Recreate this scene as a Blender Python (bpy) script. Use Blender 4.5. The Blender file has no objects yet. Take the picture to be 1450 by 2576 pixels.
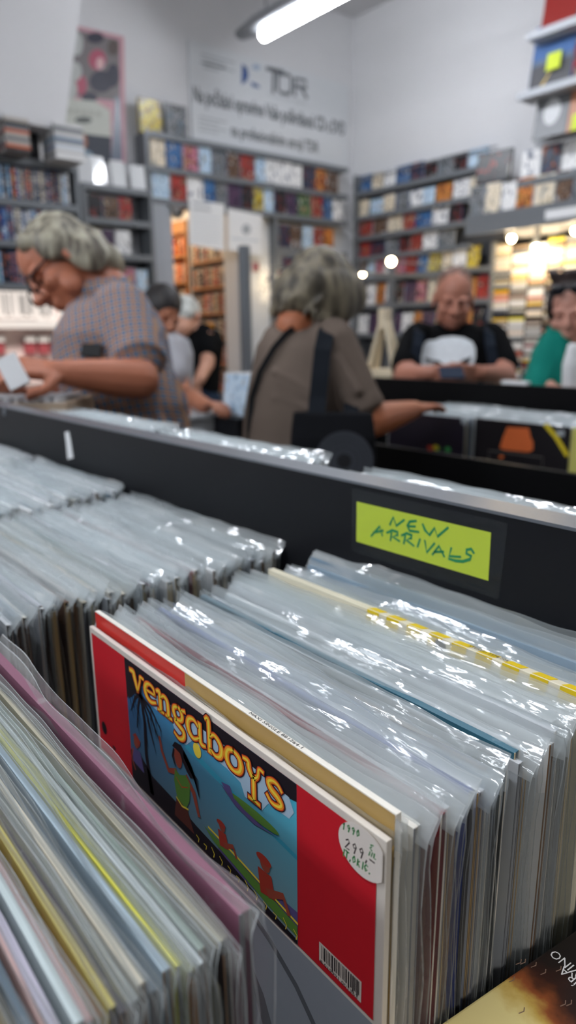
import bpy, math, random
from mathutils import Vector as V, Matrix
random.seed(7)
S = bpy.context.scene
COL = S.collection

# ------------------------------------------------------------------ camera
F_PX, W_PX, H_PX = 1767.0, 1450.0, 2576.0
PITCH, YAW, ROLL = math.radians(14.17), math.radians(39.15), math.radians(-0.65)
_fh = V((-math.cos(YAW), math.sin(YAW), 0)); _r0 = V((math.sin(YAW), math.cos(YAW), 0)); _z = V((0, 0, 1))
CW = math.cos(PITCH) * _fh - math.sin(PITCH) * _z                 # viewing direction
_u0 = math.sin(PITCH) * _fh + math.cos(PITCH) * _z
CR = math.cos(ROLL) * _r0 + math.sin(ROLL) * _u0                  # to the right
CU = -math.sin(ROLL) * _r0 + math.cos(ROLL) * _u0                 # up
FH = _fh.copy()
cd = bpy.data.cameras.new('camera'); cam = bpy.data.objects.new('camera', cd); COL.objects.link(cam)
cam.matrix_world = Matrix(((CR.x, CU.x, -CW.x, 0), (CR.y, CU.y, -CW.y, 0), (CR.z, CU.z, -CW.z, 0), (0, 0, 0, 1)))
cd.sensor_fit = 'VERTICAL'; cd.sensor_height = 36.0; cd.sensor_width = 36.0 * W_PX / H_PX
cd.lens = F_PX / H_PX * 36.0; cd.clip_start = 0.01; cd.clip_end = 200
cd.dof.use_dof = True; cd.dof.focus_distance = 0.40; cd.dof.aperture_fstop = cd.lens / 4.4
S.camera = cam

# ------------------------------------------------------------------ world, exposure
w = bpy.data.worlds.new('world'); S.world = w; w.use_nodes = True
w.node_tree.nodes['Background'].inputs[0].default_value = (0.80, 0.88, 1.0, 1)
w.node_tree.nodes['Background'].inputs[1].default_value = 0.07
S.view_settings.view_transform = 'Standard'; S.view_settings.look = 'None'
S.view_settings.gamma = 1.0; S.view_settings.use_curve_mapping = False
S.view_settings.exposure = 0.4
TUBE_STRENGTH = 34.0
S.cycles.transparent_max_bounces = 32
S.cycles.max_bounces = 7; S.cycles.diffuse_bounces = 3; S.cycles.glossy_bounces = 3
S.cycles.sample_clamp_indirect = 4.0
day = bpy.data.lights.new('street_daylight', 'SUN'); day.energy = 3.6; day.angle = 0.3; day.color = (1, .95, .9)
dayo = bpy.data.objects.new('street_daylight', day); COL.objects.link(dayo)
# shines from over the shop roof down on the house front across the street
dayo.rotation_euler = V((-0.62, 0.25, -0.75)).to_track_quat('-Z', 'Y').to_euler()

FLOOR_Z = -1.40

# ------------------------------------------------------------------ helpers
def ray(x, y): return CR * ((x - W_PX / 2) / F_PX) - CU * ((y - H_PX / 2) / F_PX) + CW
def at(x, y, d): return ray(x, y) * d
def onX(x, y, X): a = ray(x, y); return a * (X / a.x)
def onY(x, y, Y): a = ray(x, y); return a * (Y / a.y)
def onZ(x, y, Z): a = ray(x, y); return a * (Z / a.z)

def lin(h):
    if isinstance(h, str):
        h = h.lstrip('#'); c = [int(h[i:i + 2], 16) / 255 for i in (0, 2, 4)]
    else: c = list(h)
    return tuple(x / 12.92 if x <= .04045 else ((x + .055) / 1.055) ** 2.4 for x in c) + (1.0,)

_mats = {}
def nt(name):
    m = bpy.data.materials.new(name); m.use_nodes = True
    t = m.node_tree; b = t.nodes['Principled BSDF']
    return m, t, b
def mat(name, col, rough=.55, metal=0.0, var=.06, scale=30, bump=0.0, spec=.5, coat=0.0):
    if name in _mats: return _mats[name]
    m, t, b = nt(name); N, L = t.nodes, t.links
    c = lin(col)
    b.inputs['Roughness'].default_value = rough; b.inputs['Metallic'].default_value = metal
    b.inputs['Specular IOR Level'].default_value = spec
    b.inputs['Coat Weight'].default_value = coat; b.inputs['Coat Roughness'].default_value = .08
    tc = N.new('ShaderNodeTexCoord'); no = N.new('ShaderNodeTexNoise'); no.inputs['Scale'].default_value = scale
    no.inputs['Detail'].default_value = 4
    L.new(tc.outputs['Object'], no.inputs['Vector'])
    mx = N.new('ShaderNodeMix'); mx.data_type = 'RGBA'
    mx.inputs[6].default_value = tuple(x * (1 - var) for x in c[:3]) + (1,)
    mx.inputs[7].default_value = tuple(min(1, x * (1 + var)) for x in c[:3]) + (1,)
    L.new(no.outputs['Fac'], mx.inputs[0]); L.new(mx.outputs[2], b.inputs['Base Color'])
    if bump:
        bp = N.new('ShaderNodeBump'); bp.inputs['Strength'].default_value = bump; bp.inputs['Distance'].default_value = .01
        L.new(no.outputs['Fac'], bp.inputs['Height']); L.new(bp.outputs['Normal'], b.inputs['Normal'])
    _mats[name] = m
    return m
def emit(name, col, s):
    m = bpy.data.materials.new(name); m.use_nodes = True; t = m.node_tree
    t.nodes.remove(t.nodes['Principled BSDF']); e = t.nodes.new('ShaderNodeEmission')
    e.inputs[0].default_value = lin(col); e.inputs[1].default_value = s
    t.links.new(e.outputs[0], t.nodes['Material Output'].inputs[0]); return m
def cover_mat(name, cols, scale=3.0, rough=.3):
    """printed picture: patches of several inks, different on every object"""
    m, t, b = nt(name); N, L = t.nodes, t.links
    tc = N.new('ShaderNodeTexCoord'); oi = N.new('ShaderNodeObjectInfo'); mu = N.new('ShaderNodeMath'); mu.operation = 'MULTIPLY'
    mu.inputs[1].default_value = 60; L.new(oi.outputs['Random'], mu.inputs[0])
    no = N.new('ShaderNodeTexNoise'); no.noise_dimensions = '4D'; no.inputs['Scale'].default_value = scale; no.inputs['Detail'].default_value = 2.5
    L.new(tc.outputs['Generated'], no.inputs['Vector']); L.new(mu.outputs[0], no.inputs['W'])
    r = N.new('ShaderNodeValToRGB'); L.new(no.outputs['Fac'], r.inputs[0])
    el = r.color_ramp.elements
    el[0].position = .30; el[0].color = lin(cols[0]); el[1].position = .72; el[1].color = lin(cols[-1])
    for i, c in enumerate(cols[1:-1]):
        e = el.new(.30 + .42 * (i + 1) / (len(cols) - 1)); e.color = lin(c)
    L.new(r.outputs[0], b.inputs['Base Color']); b.inputs['Roughness'].default_value = rough
    return m
def spine_mat(name, cols, rough=.35):
    m, t, b = nt(name); N, L = t.nodes, t.links
    tc = N.new('ShaderNodeTexCoord'); oi = N.new('ShaderNodeObjectInfo'); mu = N.new('ShaderNodeMath'); mu.operation = 'MULTIPLY'
    mu.inputs[1].default_value = 50; L.new(oi.outputs['Random'], mu.inputs[0])
    sp = N.new('ShaderNodeSeparateXYZ'); L.new(tc.outputs['Generated'], sp.inputs[0])
    no = N.new('ShaderNodeTexNoise'); no.noise_dimensions = '2D'; no.inputs['Scale'].default_value = 5
    cb = N.new('ShaderNodeCombineXYZ'); L.new(sp.outputs['Z'], cb.inputs['X']); L.new(mu.outputs[0], cb.inputs['Y'])
    L.new(cb.outputs[0], no.inputs['Vector'])
    r = N.new('ShaderNodeValToRGB'); r.color_ramp.interpolation = 'CONSTANT'; L.new(no.outputs['Fac'], r.inputs[0])
    el = r.color_ramp.elements
    el[0].position = 0; el[0].color = lin(cols[0]); el[1].position = .60; el[1].color = lin(cols[-1])
    if len(cols) > 2: e = el.new(.5); e.color = lin(cols[1])
    L.new(r.outputs[0], b.inputs['Base Color']); b.inputs['Roughness'].default_value = rough
    return m

_loc = {}
def tag(o, label=None, cat=None, group=None, kind=None):
    if label: o['label'] = label
    if cat: o['category'] = cat
    if group: o['group'] = group
    if kind: o['kind'] = kind
    return o
def thing(name, label, cat, loc, group=None):
    o = bpy.data.objects.new(name, None); COL.objects.link(o); o.location = loc; o.empty_display_size = .05
    _loc[o.name] = V(loc)
    return tag(o, label, cat, group)

class MB:
    def __init__(s): s.v = []; s.f = []; s.m = []
    def add(s, vs, fs, m=0):
        b = len(s.v); s.v += [V(p) for p in vs]
        for f in fs: s.f.append([b + i for i in f]); s.m.append(m)
    def box(s, x0, x1, y0, y1, z0, z1, m=0, M=None):
        vs = [V((x, y, z)) for z in (z0, z1) for y in (y0, y1) for x in (x0, x1)]
        if M is not None: vs = [M @ p for p in vs]
        s.add(vs, [(0, 2, 3, 1), (4, 5, 7, 6), (0, 1, 5, 4), (2, 6, 7, 3), (0, 4, 6, 2), (1, 3, 7, 5)], m)
    def cbox(s, x0, x1, y0, y1, z0, z1, c, m=0, M=None):
        """box with chamfered edges"""
        import bmesh
        bm = bmesh.new(); bmesh.ops.create_cube(bm, size=1)
        for v in bm.verts: v.co = V(((x0 + x1) / 2 + v.co.x * (x1 - x0), (y0 + y1) / 2 + v.co.y * (y1 - y0), (z0 + z1) / 2 + v.co.z * (z1 - z0)))
        bmesh.ops.bevel(bm, geom=list(bm.edges), offset=c, segments=2, affect='EDGES', profile=.6)
        bm.verts.index_update()
        vs = [v.co.copy() for v in bm.verts]; fs = [[v.index for v in f.verts] for f in bm.faces]; bm.free()
        if M is not None: vs = [M @ p for p in vs]
        s.add(vs, fs, m)
    def poly(s, pts, m=0): s.add(pts, [list(range(len(pts)))], m)
    def prism(s, pts, d, m=0):
        """outline pts pushed along d"""
        n = len(pts); a = [V(p) for p in pts]; b = [p + V(d) for p in a]
        s.add(a + b, [list(range(n))[::-1], [n + i for i in range(n)]] + [(i, (i + 1) % n, n + (i + 1) % n, n + i) for i in range(n)], m)
    def limb(s, p0, r0, p1, r1, n=12, m=0):
        p0, p1 = V(p0), V(p1); d = p1 - p0; L = d.length
        if L < 1e-6: return
        d /= L; a = d.orthogonal().normalized(); b = d.cross(a)
        rings = [(p0 + d * (r0 * math.sin(t)), r0 * math.cos(t)) for t in (-1.45, -1.0, -.5, 0)] + [(p1 + d * (r1 * math.sin(t)), r1 * math.cos(t)) for t in (0, .5, 1.0, 1.45)]
        s.rings([[c + (a * math.cos(2 * math.pi * k / n) + b * math.sin(2 * math.pi * k / n)) * r for k in range(n)] for c, r in rings], m)
    def cyl(s, p0, p1, r0, r1=None, n=16, m=0):
        p0, p1 = V(p0), V(p1); r1 = r0 if r1 is None else r1
        d = (p1 - p0).normalized(); a = d.orthogonal().normalized(); b = d.cross(a)
        s.rings([[c + (a * math.cos(2 * math.pi * k / n) + b * math.sin(2 * math.pi * k / n)) * r for k in range(n)] for c, r in ((p0, r0), (p1, r1))], m)
    def rings(s, R, m=0):
        n = len(R[0]); vs = [p for r in R for p in r]
        fs = [(i * n + k, i * n + (k + 1) % n, (i + 1) * n + (k + 1) % n, (i + 1) * n + k) for i in range(len(R) - 1) for k in range(n)]
        fs += [list(range(n))[::-1], [(len(R) - 1) * n + k for k in range(n)]]
        s.add(vs, fs, m)
    def loft(s, secs, ax, bx, n=24, m=0, p=2.4):
        ax, bx = V(ax), V(bx); R = []
        for c, a, b in secs:
            R.append([V(c) + ax * (a * math.copysign(abs(math.cos(t)) ** (2 / p), math.cos(t))) + bx * (b * math.copysign(abs(math.sin(t)) ** (2 / p), math.sin(t))) for t in [2 * math.pi * k / n for k in range(n)]])
        s.rings(R, m)
    def ell(s, c, rx, ry, rz, X=(1, 0, 0), Y=(0, 1, 0), Z=(0, 0, 1), n=14, m=0):
        c, X, Y, Z = V(c), V(X), V(Y), V(Z); R = []
        for i in range(n // 2 + 1):
            t = -1.5 + 3.0 * i / (n // 2)
            R.append([c + X * (rx * math.cos(t) * math.cos(2 * math.pi * k / n)) + Y * (ry * math.cos(t) * math.sin(2 * math.pi * k / n)) + Z * (rz * math.sin(t)) for k in range(n)])
        s.rings(R, m)
    def ribbon(s, pts, wd, nrm, m=0):
        """flat stroke of width wd (number or one per point) lying in the plane with normal nrm"""
        pts = [V(p) for p in pts]; nrm = V(nrm); n = len(pts)
        if not hasattr(wd, '__len__'): wd = [wd] * n
        A, B = [], []
        for i in range(n):
            d = (pts[min(i + 1, n - 1)] - pts[max(i - 1, 0)]).normalized(); q = nrm.cross(d).normalized() * wd[i] / 2
            e = d * wd[i] * .35 if i == n - 1 else (-d * wd[i] * .35 if i == 0 else V((0, 0, 0)))
            A.append(pts[i] + q + e); B.append(pts[i] - q + e)
        s.add(A + B, [(i, i + 1, n + i + 1, n + i) for i in range(n - 1)], m)
    def band(s, pts, wd, th, nrm, m=0):
        """strap: ribbon with thickness; nrm one per point or one"""
        pts = [V(p) for p in pts]; n = len(pts); R = []
        for i in range(n):
            d = (pts[min(i + 1, n - 1)] - pts[max(i - 1, 0)]).normalized(); k = V(nrm); q = k.cross(d).normalized() * wd / 2; k = d.cross(q).normalized() * th / 2
            R.append([pts[i] + q + k, pts[i] - q + k, pts[i] - q - k, pts[i] + q - k])
        s.rings(R, m)
    def text(s, txt, o, xd, yd, h, m=0, width=None, bold=0.0):
        o, xd, yd = V(o), V(xd).normalized(), V(yd).normalized()
        cu = bpy.data.curves.new('t', 'FONT'); cu.body = txt; cu.size = 1.0; cu.offset = bold; cu.resolution_u = 2
        ob = bpy.data.objects.new('t', cu); COL.objects.link(ob)
        me = bpy.data.meshes.new_from_object(ob.evaluated_get(bpy.context.evaluated_depsgraph_get()))
        bpy.data.objects.remove(ob); bpy.data.curves.remove(cu)
        if len(me.vertices):
            xs = [v.co.x for v in me.vertices]; x0, x1 = min(xs), max(xs)
            sy = h / .73; sx = sy if width is None else width / (x1 - x0)
            s.add([o + xd * ((v.co.x - x0) * sx) + yd * (v.co.y * sy) for v in me.vertices], [list(p.vertices) for p in me.polygons], m)
        bpy.data.meshes.remove(me)
    def mesh(s, name, mats, off=V((0, 0, 0)), smooth=False):
        me = bpy.data.meshes.new(name); me.from_pydata([tuple(p - off) for p in s.v], [], s.f)
        for m in mats: me.materials.append(m)
        if len(mats) > 1: me.polygons.foreach_set('material_index', s.m)
        if smooth: me.polygons.foreach_set('use_smooth', [True] * len(me.polygons))
        me.update(); return me
    def build(s, name, mats, parent=None, smooth=False, origin=None, auto=None):
        if not isinstance(mats, (list, tuple)): mats = [mats]
        if parent is not None: off = _loc[parent.name]
        elif origin is not None: off = V(origin)
        else:
            n = len(s.v); xs = [p.x for p in s.v]; ys = [p.y for p in s.v]; zs = [p.z for p in s.v]
            off = V(((min(xs) + max(xs)) / 2, (min(ys) + max(ys)) / 2, min(zs)))
        o = bpy.data.objects.new(name, s.mesh(name, mats, off, smooth)); COL.objects.link(o)
        if parent is not None: o.parent = parent
        else: o.location = off
        _loc[o.name] = off.copy()
        return o
def remesh(o, vox, sm=3):
    r = o.modifiers.new('r', 'REMESH'); r.mode = 'VOXEL'; r.voxel_size = vox; r.use_smooth_shade = True
    if sm: k = o.modifiers.new('s', 'SMOOTH'); k.factor = .5; k.iterations = sm
    return o
def struct(o): o['kind'] = 'structure'; return o
def nth(n):
    return str(n) + ('th' if 10 <= n % 100 <= 20 else {1: 'st', 2: 'nd', 3: 'rd'}.get(n % 10, 'th'))

# ------------------------------------------------------------------ common materials
M_WALL = mat('white_plaster', '#dcdcde', .9, var=.03, scale=3, bump=.05)
M_CEIL = mat('ceiling_paint', '#c9c9cb', .9, var=.03, scale=3)
M_FLOOR = mat('grey_linoleum', '#77736d', .5, var=.1, scale=8)
M_BACK = mat('shelf_back_grey', '#46484d', .6)
M_GREY = mat('grey_metal', '#72767b', .45, .2, var=.04)
M_GREYL = mat('light_grey_board', '#aeb2b8', .5, var=.03)
M_BLACKB = mat('black_board', '#15161a', .45, var=.12, scale=14, bump=.03, spec=.22)
M_BLACKT = mat('black_table_board', '#08080a', .5, var=.1, scale=14, spec=.12)
M_RIM = mat('grey_rim', '#6c7178', .35, .3, var=.1, scale=200)
M_DARK = mat('dark_plastic', '#0f1012', .45, spec=.3)
M_WHITE = mat('white_paper', '#e8e9ea', .6, var=.02)
M_INK = mat('black_ink', '#2b2c30', .6)

# ------------------------------------------------------------------ the room
XB, YR = -4.81, 4.68            # inner faces of the back wall and the right wall
XF, YF = -4.668, 4.541          # fronts of the shelving on them
ZC = 2.55
b = MB(); b.box(-8.5, 2.5, -3.5, 6.5, FLOOR_Z - .05, FLOOR_Z); struct(b.build('floor', M_FLOOR))
b = MB(); b.box(-8.5, 2.5, -3.5, 6.5, ZC, ZC + .1); struct(b.build('ceiling', M_CEIL))
WZ0, WZ1, WY0, WY1 = -.75, .36, .2, 2.2          # shop window
DY0, DY1, DZ = 2.78, 3.42, .93                   # passage
b = MB(); t = .18
b.box(XB - t, XB, -3.5, WY0, FLOOR_Z, ZC)
b.box(XB - t, XB, WY0, WY1, WZ1, ZC); b.box(XB - t, XB, WY0, WY1, FLOOR_Z, WZ0)
b.box(XB - t, XB, WY1, DY0, FLOOR_Z, ZC)
b.box(XB - t, XB, DY0, DY1, DZ, ZC)
b.box(XB - t, XB, DY1, YR + .2, FLOOR_Z, ZC)
struct(b.build('wall_back', M_WALL))
b = MB(); b.box(XB, 2.5, YR, YR + .2, FLOOR_Z, ZC); struct(b.build('wall_right', M_WALL))
# bulkhead of the old vault at the upper left, its edge leaning
p = [onX(-160, 268, -4.25), onX(162, 328, -4.25), onX(206, -10, -4.25), onX(240, -200, -4.25), onX(-160, -260, -4.25)]
p[3].z = ZC; p[4].z = ZC; p[4].y = p[0].y
b = MB(); b.prism(p, (-.55, 0, 0)); struct(b.build('wall_bulkhead', M_WALL))
# window frame and panes
b = MB(); fx0, fx1 = XB - .12, XB - .04
for y in (WY0, (WY0 + WY1) / 2, WY1 - .06): b.box(fx0, fx1, y, y + .06, WZ0, WZ1)
for z in (WZ0, WZ1 - .06): b.box(fx0, fx1, WY0, WY1, z, z + .06)
wf = struct(b.build('window_1', mat('window_frame_paint', '#d8d6d2', .5)))
M_GLASS = bpy.data.materials.new('window_glass'); M_GLASS.use_nodes = True
_t = M_GLASS.node_tree; _t.nodes.remove(_t.nodes['Principled BSDF'])
_a = _t.nodes.new('ShaderNodeBsdfTransparent'); _g = _t.nodes.new('ShaderNodeBsdfGlossy'); _g.inputs['Roughness'].default_value = .02
_m = _t.nodes.new('ShaderNodeMixShader'); _m.inputs[0].default_value = .06
_t.links.new(_a.outputs[0], _m.inputs[1]); _t.links.new(_g.outputs[0], _m.inputs[2]); _t.links.new(_m.outputs[0], _t.nodes['Material Output'].inputs[0])
b = MB(); b.box(XB - .085, XB - .079, WY0 + .05, WY1 - .05, WZ0 + .05, WZ1 - .05); b.build('pane', M_GLASS, wf)
# door jamb: light grey pillar beside the passage
b = MB(); b.box(XB - .2, XF + .0, 2.585, 2.76, FLOOR_Z, .92); struct(b.build('trim_1', mat('jamb_grey', '#a4a9b1', .6, var=.02)))
# passage behind the opening: its own walls
b = MB(); b.box(-8.4, XB - t, 3.62, 3.72, FLOOR_Z, 1.3); struct(b.build('wall_passage', M_WALL))
# ------------------------------------------------------------------ house across the street
bx = -22.0
hb = thing('building', 'pale pink house front across the street seen through the window', 'building', (bx, 4.5, FLOOR_Z))
M_HOUSE = mat('pink_render', '#e8d0cc', .9); M_HWIN = mat('house_window', '#6a6a6a', .2); M_HWHITE = mat('house_white', '#f2ece8', .9)
M_SHOP = mat('red_shopfront', '#a84a50', .6)
b = MB(); b.box(bx - .4, bx, -8, 16, FLOOR_Z, 9); b.build('wall', M_HOUSE, hb)
for (x0, x1, y0, y1) in ((-40, -16, 738, 790), (2, 27, 738, 792), (45, 76, 742, 792), (95, 124, 745, 795), (150, 178, 748, 797)):
    a, c = onX(x0, y0, bx), onX(x1, y1, bx)
    b = MB(); b.box(bx - .05, bx + .12, a.y - .12, c.y + .12, c.z - .12, a.z + .12, 1); b.box(bx + .02, bx + .14, a.y, c.y, c.z, a.z, 0)
    b.box(bx + .03, bx + .17, (a.y + c.y) / 2 - .05, (a.y + c.y) / 2 + .05, c.z, a.z, 1)
    b.build('window', [M_HWIN, M_HWHITE], hb)
a, c = onX(-60, 806, bx), onX(240, 826, bx)
b = MB(); b.box(bx, bx + .5, a.y, c.y, c.z, a.z); b.build('cornice', M_HWHITE, hb)
for x0, x1 in ((-60, 8), (56, 86), (90, 118), (122, 146)):
    a, c = onX(x0, 850, bx), onX(x1, 890, bx)
    b = MB(); b.box(bx, bx + .2, a.y, c.y, c.z, a.z, 0); b.box(bx, bx + .26, a.y, c.y, a.z - .12, a.z + .03, 1); b.build('shop_panel', [M_SHOP, M_HWHITE], hb)
b = MB(); b.box(-26, -5.5, -10, 20, FLOOR_Z - .06, FLOOR_Z - .051); struct(b.build('street', mat('street_stone', '#8d8a86', .9)))

# ------------------------------------------------------------------ lamps
M_TUBE = emit('tube_glow', '#f4f8ff', TUBE_STRENGTH)
M_LAMPB = mat('lamp_body', '#9a9da1', .4, .3)
def luminaire(x0, x1, y, z, label, seen=True):
    o = thing('tube_light', label, 'lamp', ((x0 + x1) / 2, y, z), 'fluorescent tubes hung from the ceiling')
    b = MB(); b.loft([(V((x0 - .28, y, z + .03)), .045, .03), (V((x0 - .02, y, z + .025)), .10, .04), (V((x1 + .1, y, z + .03)), .10, .04)], (0, 1, 0), (0, 0, 1), 16); b.build('housing', M_LAMPB, o, True)
    b = MB(); b.cyl((x0 - .03, y, z - .045), (x1, y, z - .045), .034, n=18); b.build('tube', M_TUBE, o, True)
    for xr_ in (x0, x1 - .1): b = MB(); b.cyl((xr_, y, z + .05), (xr_, y, ZC), .006, n=8); b.build('hanging_rod', M_LAMPB, o)
q = onZ(670, 65, 1.9)
luminaire(q.x, q.x + 1.55, q.y, 1.9, 'bright fluorescent tube hanging below the ceiling over the banner')
for i, (x, y, z) in enumerate(((-1.9, 3.1, 1.95), (-2.3, 1.2, 1.95), (-3.4, -2.3, 1.42), (-1.45, -2.3, 1.42), (-3.4, -2.75, 1.42), (-1.45, -2.75, 1.42), (-3.1, -.30, 1.22), (-1.15, -.30, 1.22))):  # all unseen; the overhead and rearmost rows are added to brighten the records
    luminaire(x, x + 1.1 if z < 1.5 else x + 1.5, y, z, 'unseen fluorescent tube, placed out of view to light the shop')

# ------------------------------------------------------------------ the record bin
BZ = -.532                       # top of the bin's base board
PY = .440; PZ = -.129            # black board behind the records
binr = thing('record_bin', 'long black record bin with a tall back board, full of sleeved records', 'record bin', (-.9, .1, FLOOR_Z))
b = MB(); b.box(-2.6, .35, PY, PY + .03, -1.0, PZ - .0025, 0)
b.box(-2.6, .35, PY - .0005, PY + .0305, PZ - .0025, PZ, 1); bp_ = b.build('back_board', [M_BLACKB, M_RIM], binr)
b = MB(); b.box(-2.6, .35, -.30, PY, BZ - .02, BZ); b.build('base_board', M_BLACKB, binr)
b = MB(); b.box(-2.6, .35, -.32, -.30, -1.0, -.45); b.build('front_board', M_BLACKB, binr)
for x in (-2.6, .33): b = MB(); b.box(x, x + .02, -.30, PY, -1.0, -.40); b.build('end_board', M_BLACKB, binr)
for x in (-2.5, .25):
    for y in (-.25, .38): b = MB(); b.box(x, x + .05, y, y + .05, FLOOR_Z, BZ - .02); b.build('leg', M_BLACKB, binr)

# plastic of the record bags
def plastic(name, white, gloss, tint=(.86, .92, .94)):
    m = bpy.data.materials.new(name); m.use_nodes = True; t = m.node_tree; N, L = t.nodes, t.links
    N.remove(N['Principled BSDF'])
    tr = N.new('ShaderNodeBsdfTransparent'); tr.inputs[0].default_value = (.97, .98, .985, 1)
    df = N.new('ShaderNodeBsdfDiffuse'); df.inputs[0].default_value = tint + (1,)
    tl = N.new('ShaderNodeBsdfTranslucent'); tl.inputs[0].default_value = tint + (1,)
    ml = N.new('ShaderNodeMixShader'); ml.inputs[0].default_value = .4; L.new(df.outputs[0], ml.inputs[1]); L.new(tl.outputs[0], ml.inputs[2])
    m1 = N.new('ShaderNodeMixShader'); m1.inputs[0].default_value = white; L.new(tr.outputs[0], m1.inputs[1]); L.new(ml.outputs[0], m1.inputs[2])
    gl = N.new('ShaderNodeBsdfGlossy'); gl.inputs['Roughness'].default_value = .07
    lw = N.new('ShaderNodeLayerWeight'); lw.inputs[0].default_value = .35
    mr = N.new('ShaderNodeMapRange'); mr.inputs[3].default_value = gloss; mr.inputs[4].default_value = min(.9, gloss * 3.2)
    L.new(lw.outputs['Facing'], mr.inputs[0])
    m2 = N.new('ShaderNodeMixShader'); L.new(mr.outputs[0], m2.inputs[0]); L.new(m1.outputs[0], m2.inputs[1]); L.new(gl.outputs[0], m2.inputs[2])
    tc = N.new('ShaderNodeTexCoord'); mp = N.new('ShaderNodeMapping'); mp.inputs['Scale'].default_value = (15, 46, 42)
    oi = N.new('ShaderNodeObjectInfo'); vm = N.new('ShaderNodeVectorMath'); vm.operation = 'ADD'
    L.new(tc.outputs['Object'], vm.inputs[0]); L.new(oi.outputs['Random'], vm.inputs[1]); L.new(vm.outputs[0], mp.inputs[0])
    no = N.new('ShaderNodeTexNoise'); no.inputs['Scale'].default_value = 1.6; no.inputs['Detail'].default_value = 3; L.new(mp.outputs[0], no.inputs['Vector'])
    bu = N.new('ShaderNodeBump'); bu.inputs['Strength'].default_value = .35; bu.inputs['Distance'].default_value = .003; L.new(no.outputs['Fac'], bu.inputs['Height'])
    for sh in (df, gl, tl): L.new(bu.outputs[0], sh.inputs['Normal'])
    L.new(m2.outputs[0], N['Material Output'].inputs[0]); return m
M_BAG = plastic('clear_bag', .30, .075)
M_BAGE = plastic('bag_edge', .42, .20)
M_BAGB = plastic('bag_side', .055, .05)
M_BAGFE = plastic('frosted_edge', .75, .12)
M_BAGF = plastic('frosted_bag', .20, .08, (.80, .82, .80))

def bag_mesh(seed, Wd=.324, H=.3235, T=.0066, nx=44, bend=.36):
    rn = random.Random(seed); b = MB()
    zs = [z for z in (0, .06, .12, .18, .23, .27, .295, .305, .3095, .312, .3145, .317, .3195, .322, .3245) if z < H - .002] + [H - .0006, H]
    ph = [rn.uniform(0, 6.28) for _ in range(12)]; bd = bend * rn.uniform(.5, 1.2)
    xs = [-.004 + Wd * i / nx for i in range(nx)] + [-.0046 + Wd, -.004 + Wd]
    for sgn, y0 in ((-1, -.0009), (1, T - .0009)):
        vs = []
        for z in zs:
            k = max(0, (z - .25) / .076); k = k * k
            for x in xs:
                e = max(0, (x - .306) / .014) * .0022
                wv = math.sin(x * 38 + ph[0] + sgn) * .7 + math.sin(x * 83 + ph[1] * sgn) * .3 + math.sin(x * 15 + ph[2]) * .6
                we = math.sin(z * 46 + ph[4]) * .8 + math.sin(z * 97 + ph[5] * sgn) * .5 + math.sin(z * 230 + ph[8]) * .18
                yy = y0 - sgn * .0022 * k + k * wv * .0009 + e * we
                zz = z
                if z > .308:                                          # the mouth flops over the card's top edge
                    s_ = z - .308; an = max(-.2, min(1.2, bd + .30 * math.sin(x * 13 + ph[9]) + .12 * math.sin(x * 41 + ph[10])))
                    yy += s_ * math.sin(an); zz = .308 + s_ * math.cos(an) * (1 if sgn > 0 else .86) + s_ * .08 * math.sin(x * 19 + ph[6] + sgn) + s_ * .03 * math.sin(x * 120 + ph[7])
                vs.append((x, yy, zz))
        n = nx + 2; c = len(zs)
        for j in range(c - 1):
            for i in range(n - 1):
                o = len(b.v) if (i == 0 and j == 0) else o
                if i == 0 and j == 0: b.v += [V(p) for p in vs]
                b.f.append([o + j * n + i, o + j * n + i + 1, o + (j + 1) * n + i + 1, o + (j + 1) * n + i]); b.m.append(1 if (j == c - 2 or i == n - 2) else 0 if zs[j] > .296 else 2)
    return b.mesh('plastic_bag', [M_BAG, M_BAGE, M_BAGB], smooth=True)
def card_mesh(seed, T=.0036, H=.312, Wd=.312):
    rn = random.Random(seed); b = MB(); e = .0008
    b.box(0, Wd, 0, e, 0, H, 0); b.box(0, Wd, T - e, T, 0, H, 0); b.box(0, e, e, T - e, 0, H, 0)
    b.box(e, Wd, e, T - e, H - e, H, 0); b.box(e, Wd, e, T - e, 0, e, 0)
    for ya in (0, T - e): b.box(Wd, Wd + .0004, ya, ya + e, 0, H, 1)                # raw cut edges of the card
    b.box(.004, Wd + rn.uniform(-.004, .0015), e * 1.3, T - e * 1.3, .004, H - .004, 1)
    return b.mesh('card_sleeve', [M_WHITE, M_WHITE])
BAGS = [bag_mesh(i) for i in range(8)]
BAGSF = [bag_mesh(20 + i, bend=.22, H=.3195) for i in range(5)]
CARDS = [card_mesh(i, T=tt) for i, tt in enumerate((.0044, .0050, .0055, .0040))]
def ink(c, wear=.0):
    k = 'sleeve_' + c.lstrip('#')
    if k in _mats: return _mats[k]
    m, t, bs = nt(k); N, L = t.nodes, t.links; cc = lin(c)
    tc = N.new('ShaderNodeTexCoord'); n1 = N.new('ShaderNodeTexNoise'); n1.inputs['Scale'].default_value = 45; n1.inputs['Detail'].default_value = 6
    L.new(tc.outputs['Object'], n1.inputs['Vector'])
    r = N.new('ShaderNodeValToRGB'); r.color_ramp.elements[0].position = .62; r.color_ramp.elements[1].position = .72
    r.color_ramp.elements[0].color = cc; r.color_ramp.elements[1].color = tuple(x * .55 + .25 for x in cc[:3]) + (1,)
    L.new(n1.outputs['Fac'], r.inputs[0]); L.new(r.outputs[0], bs.inputs['Base Color']); bs.inputs['Roughness'].default_value = .5
    _mats[k] = m; return m
PALE = ['#e2e4e6', '#d8dadd', '#eceded', '#cfd3d8', '#dedbd2', '#e6e8ea']
MID = ['#a9adb3', '#8d98a6', '#b9b1a0', '#6f7f92', '#b7a07c', '#9a8f86', '#7d8f8f']
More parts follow.
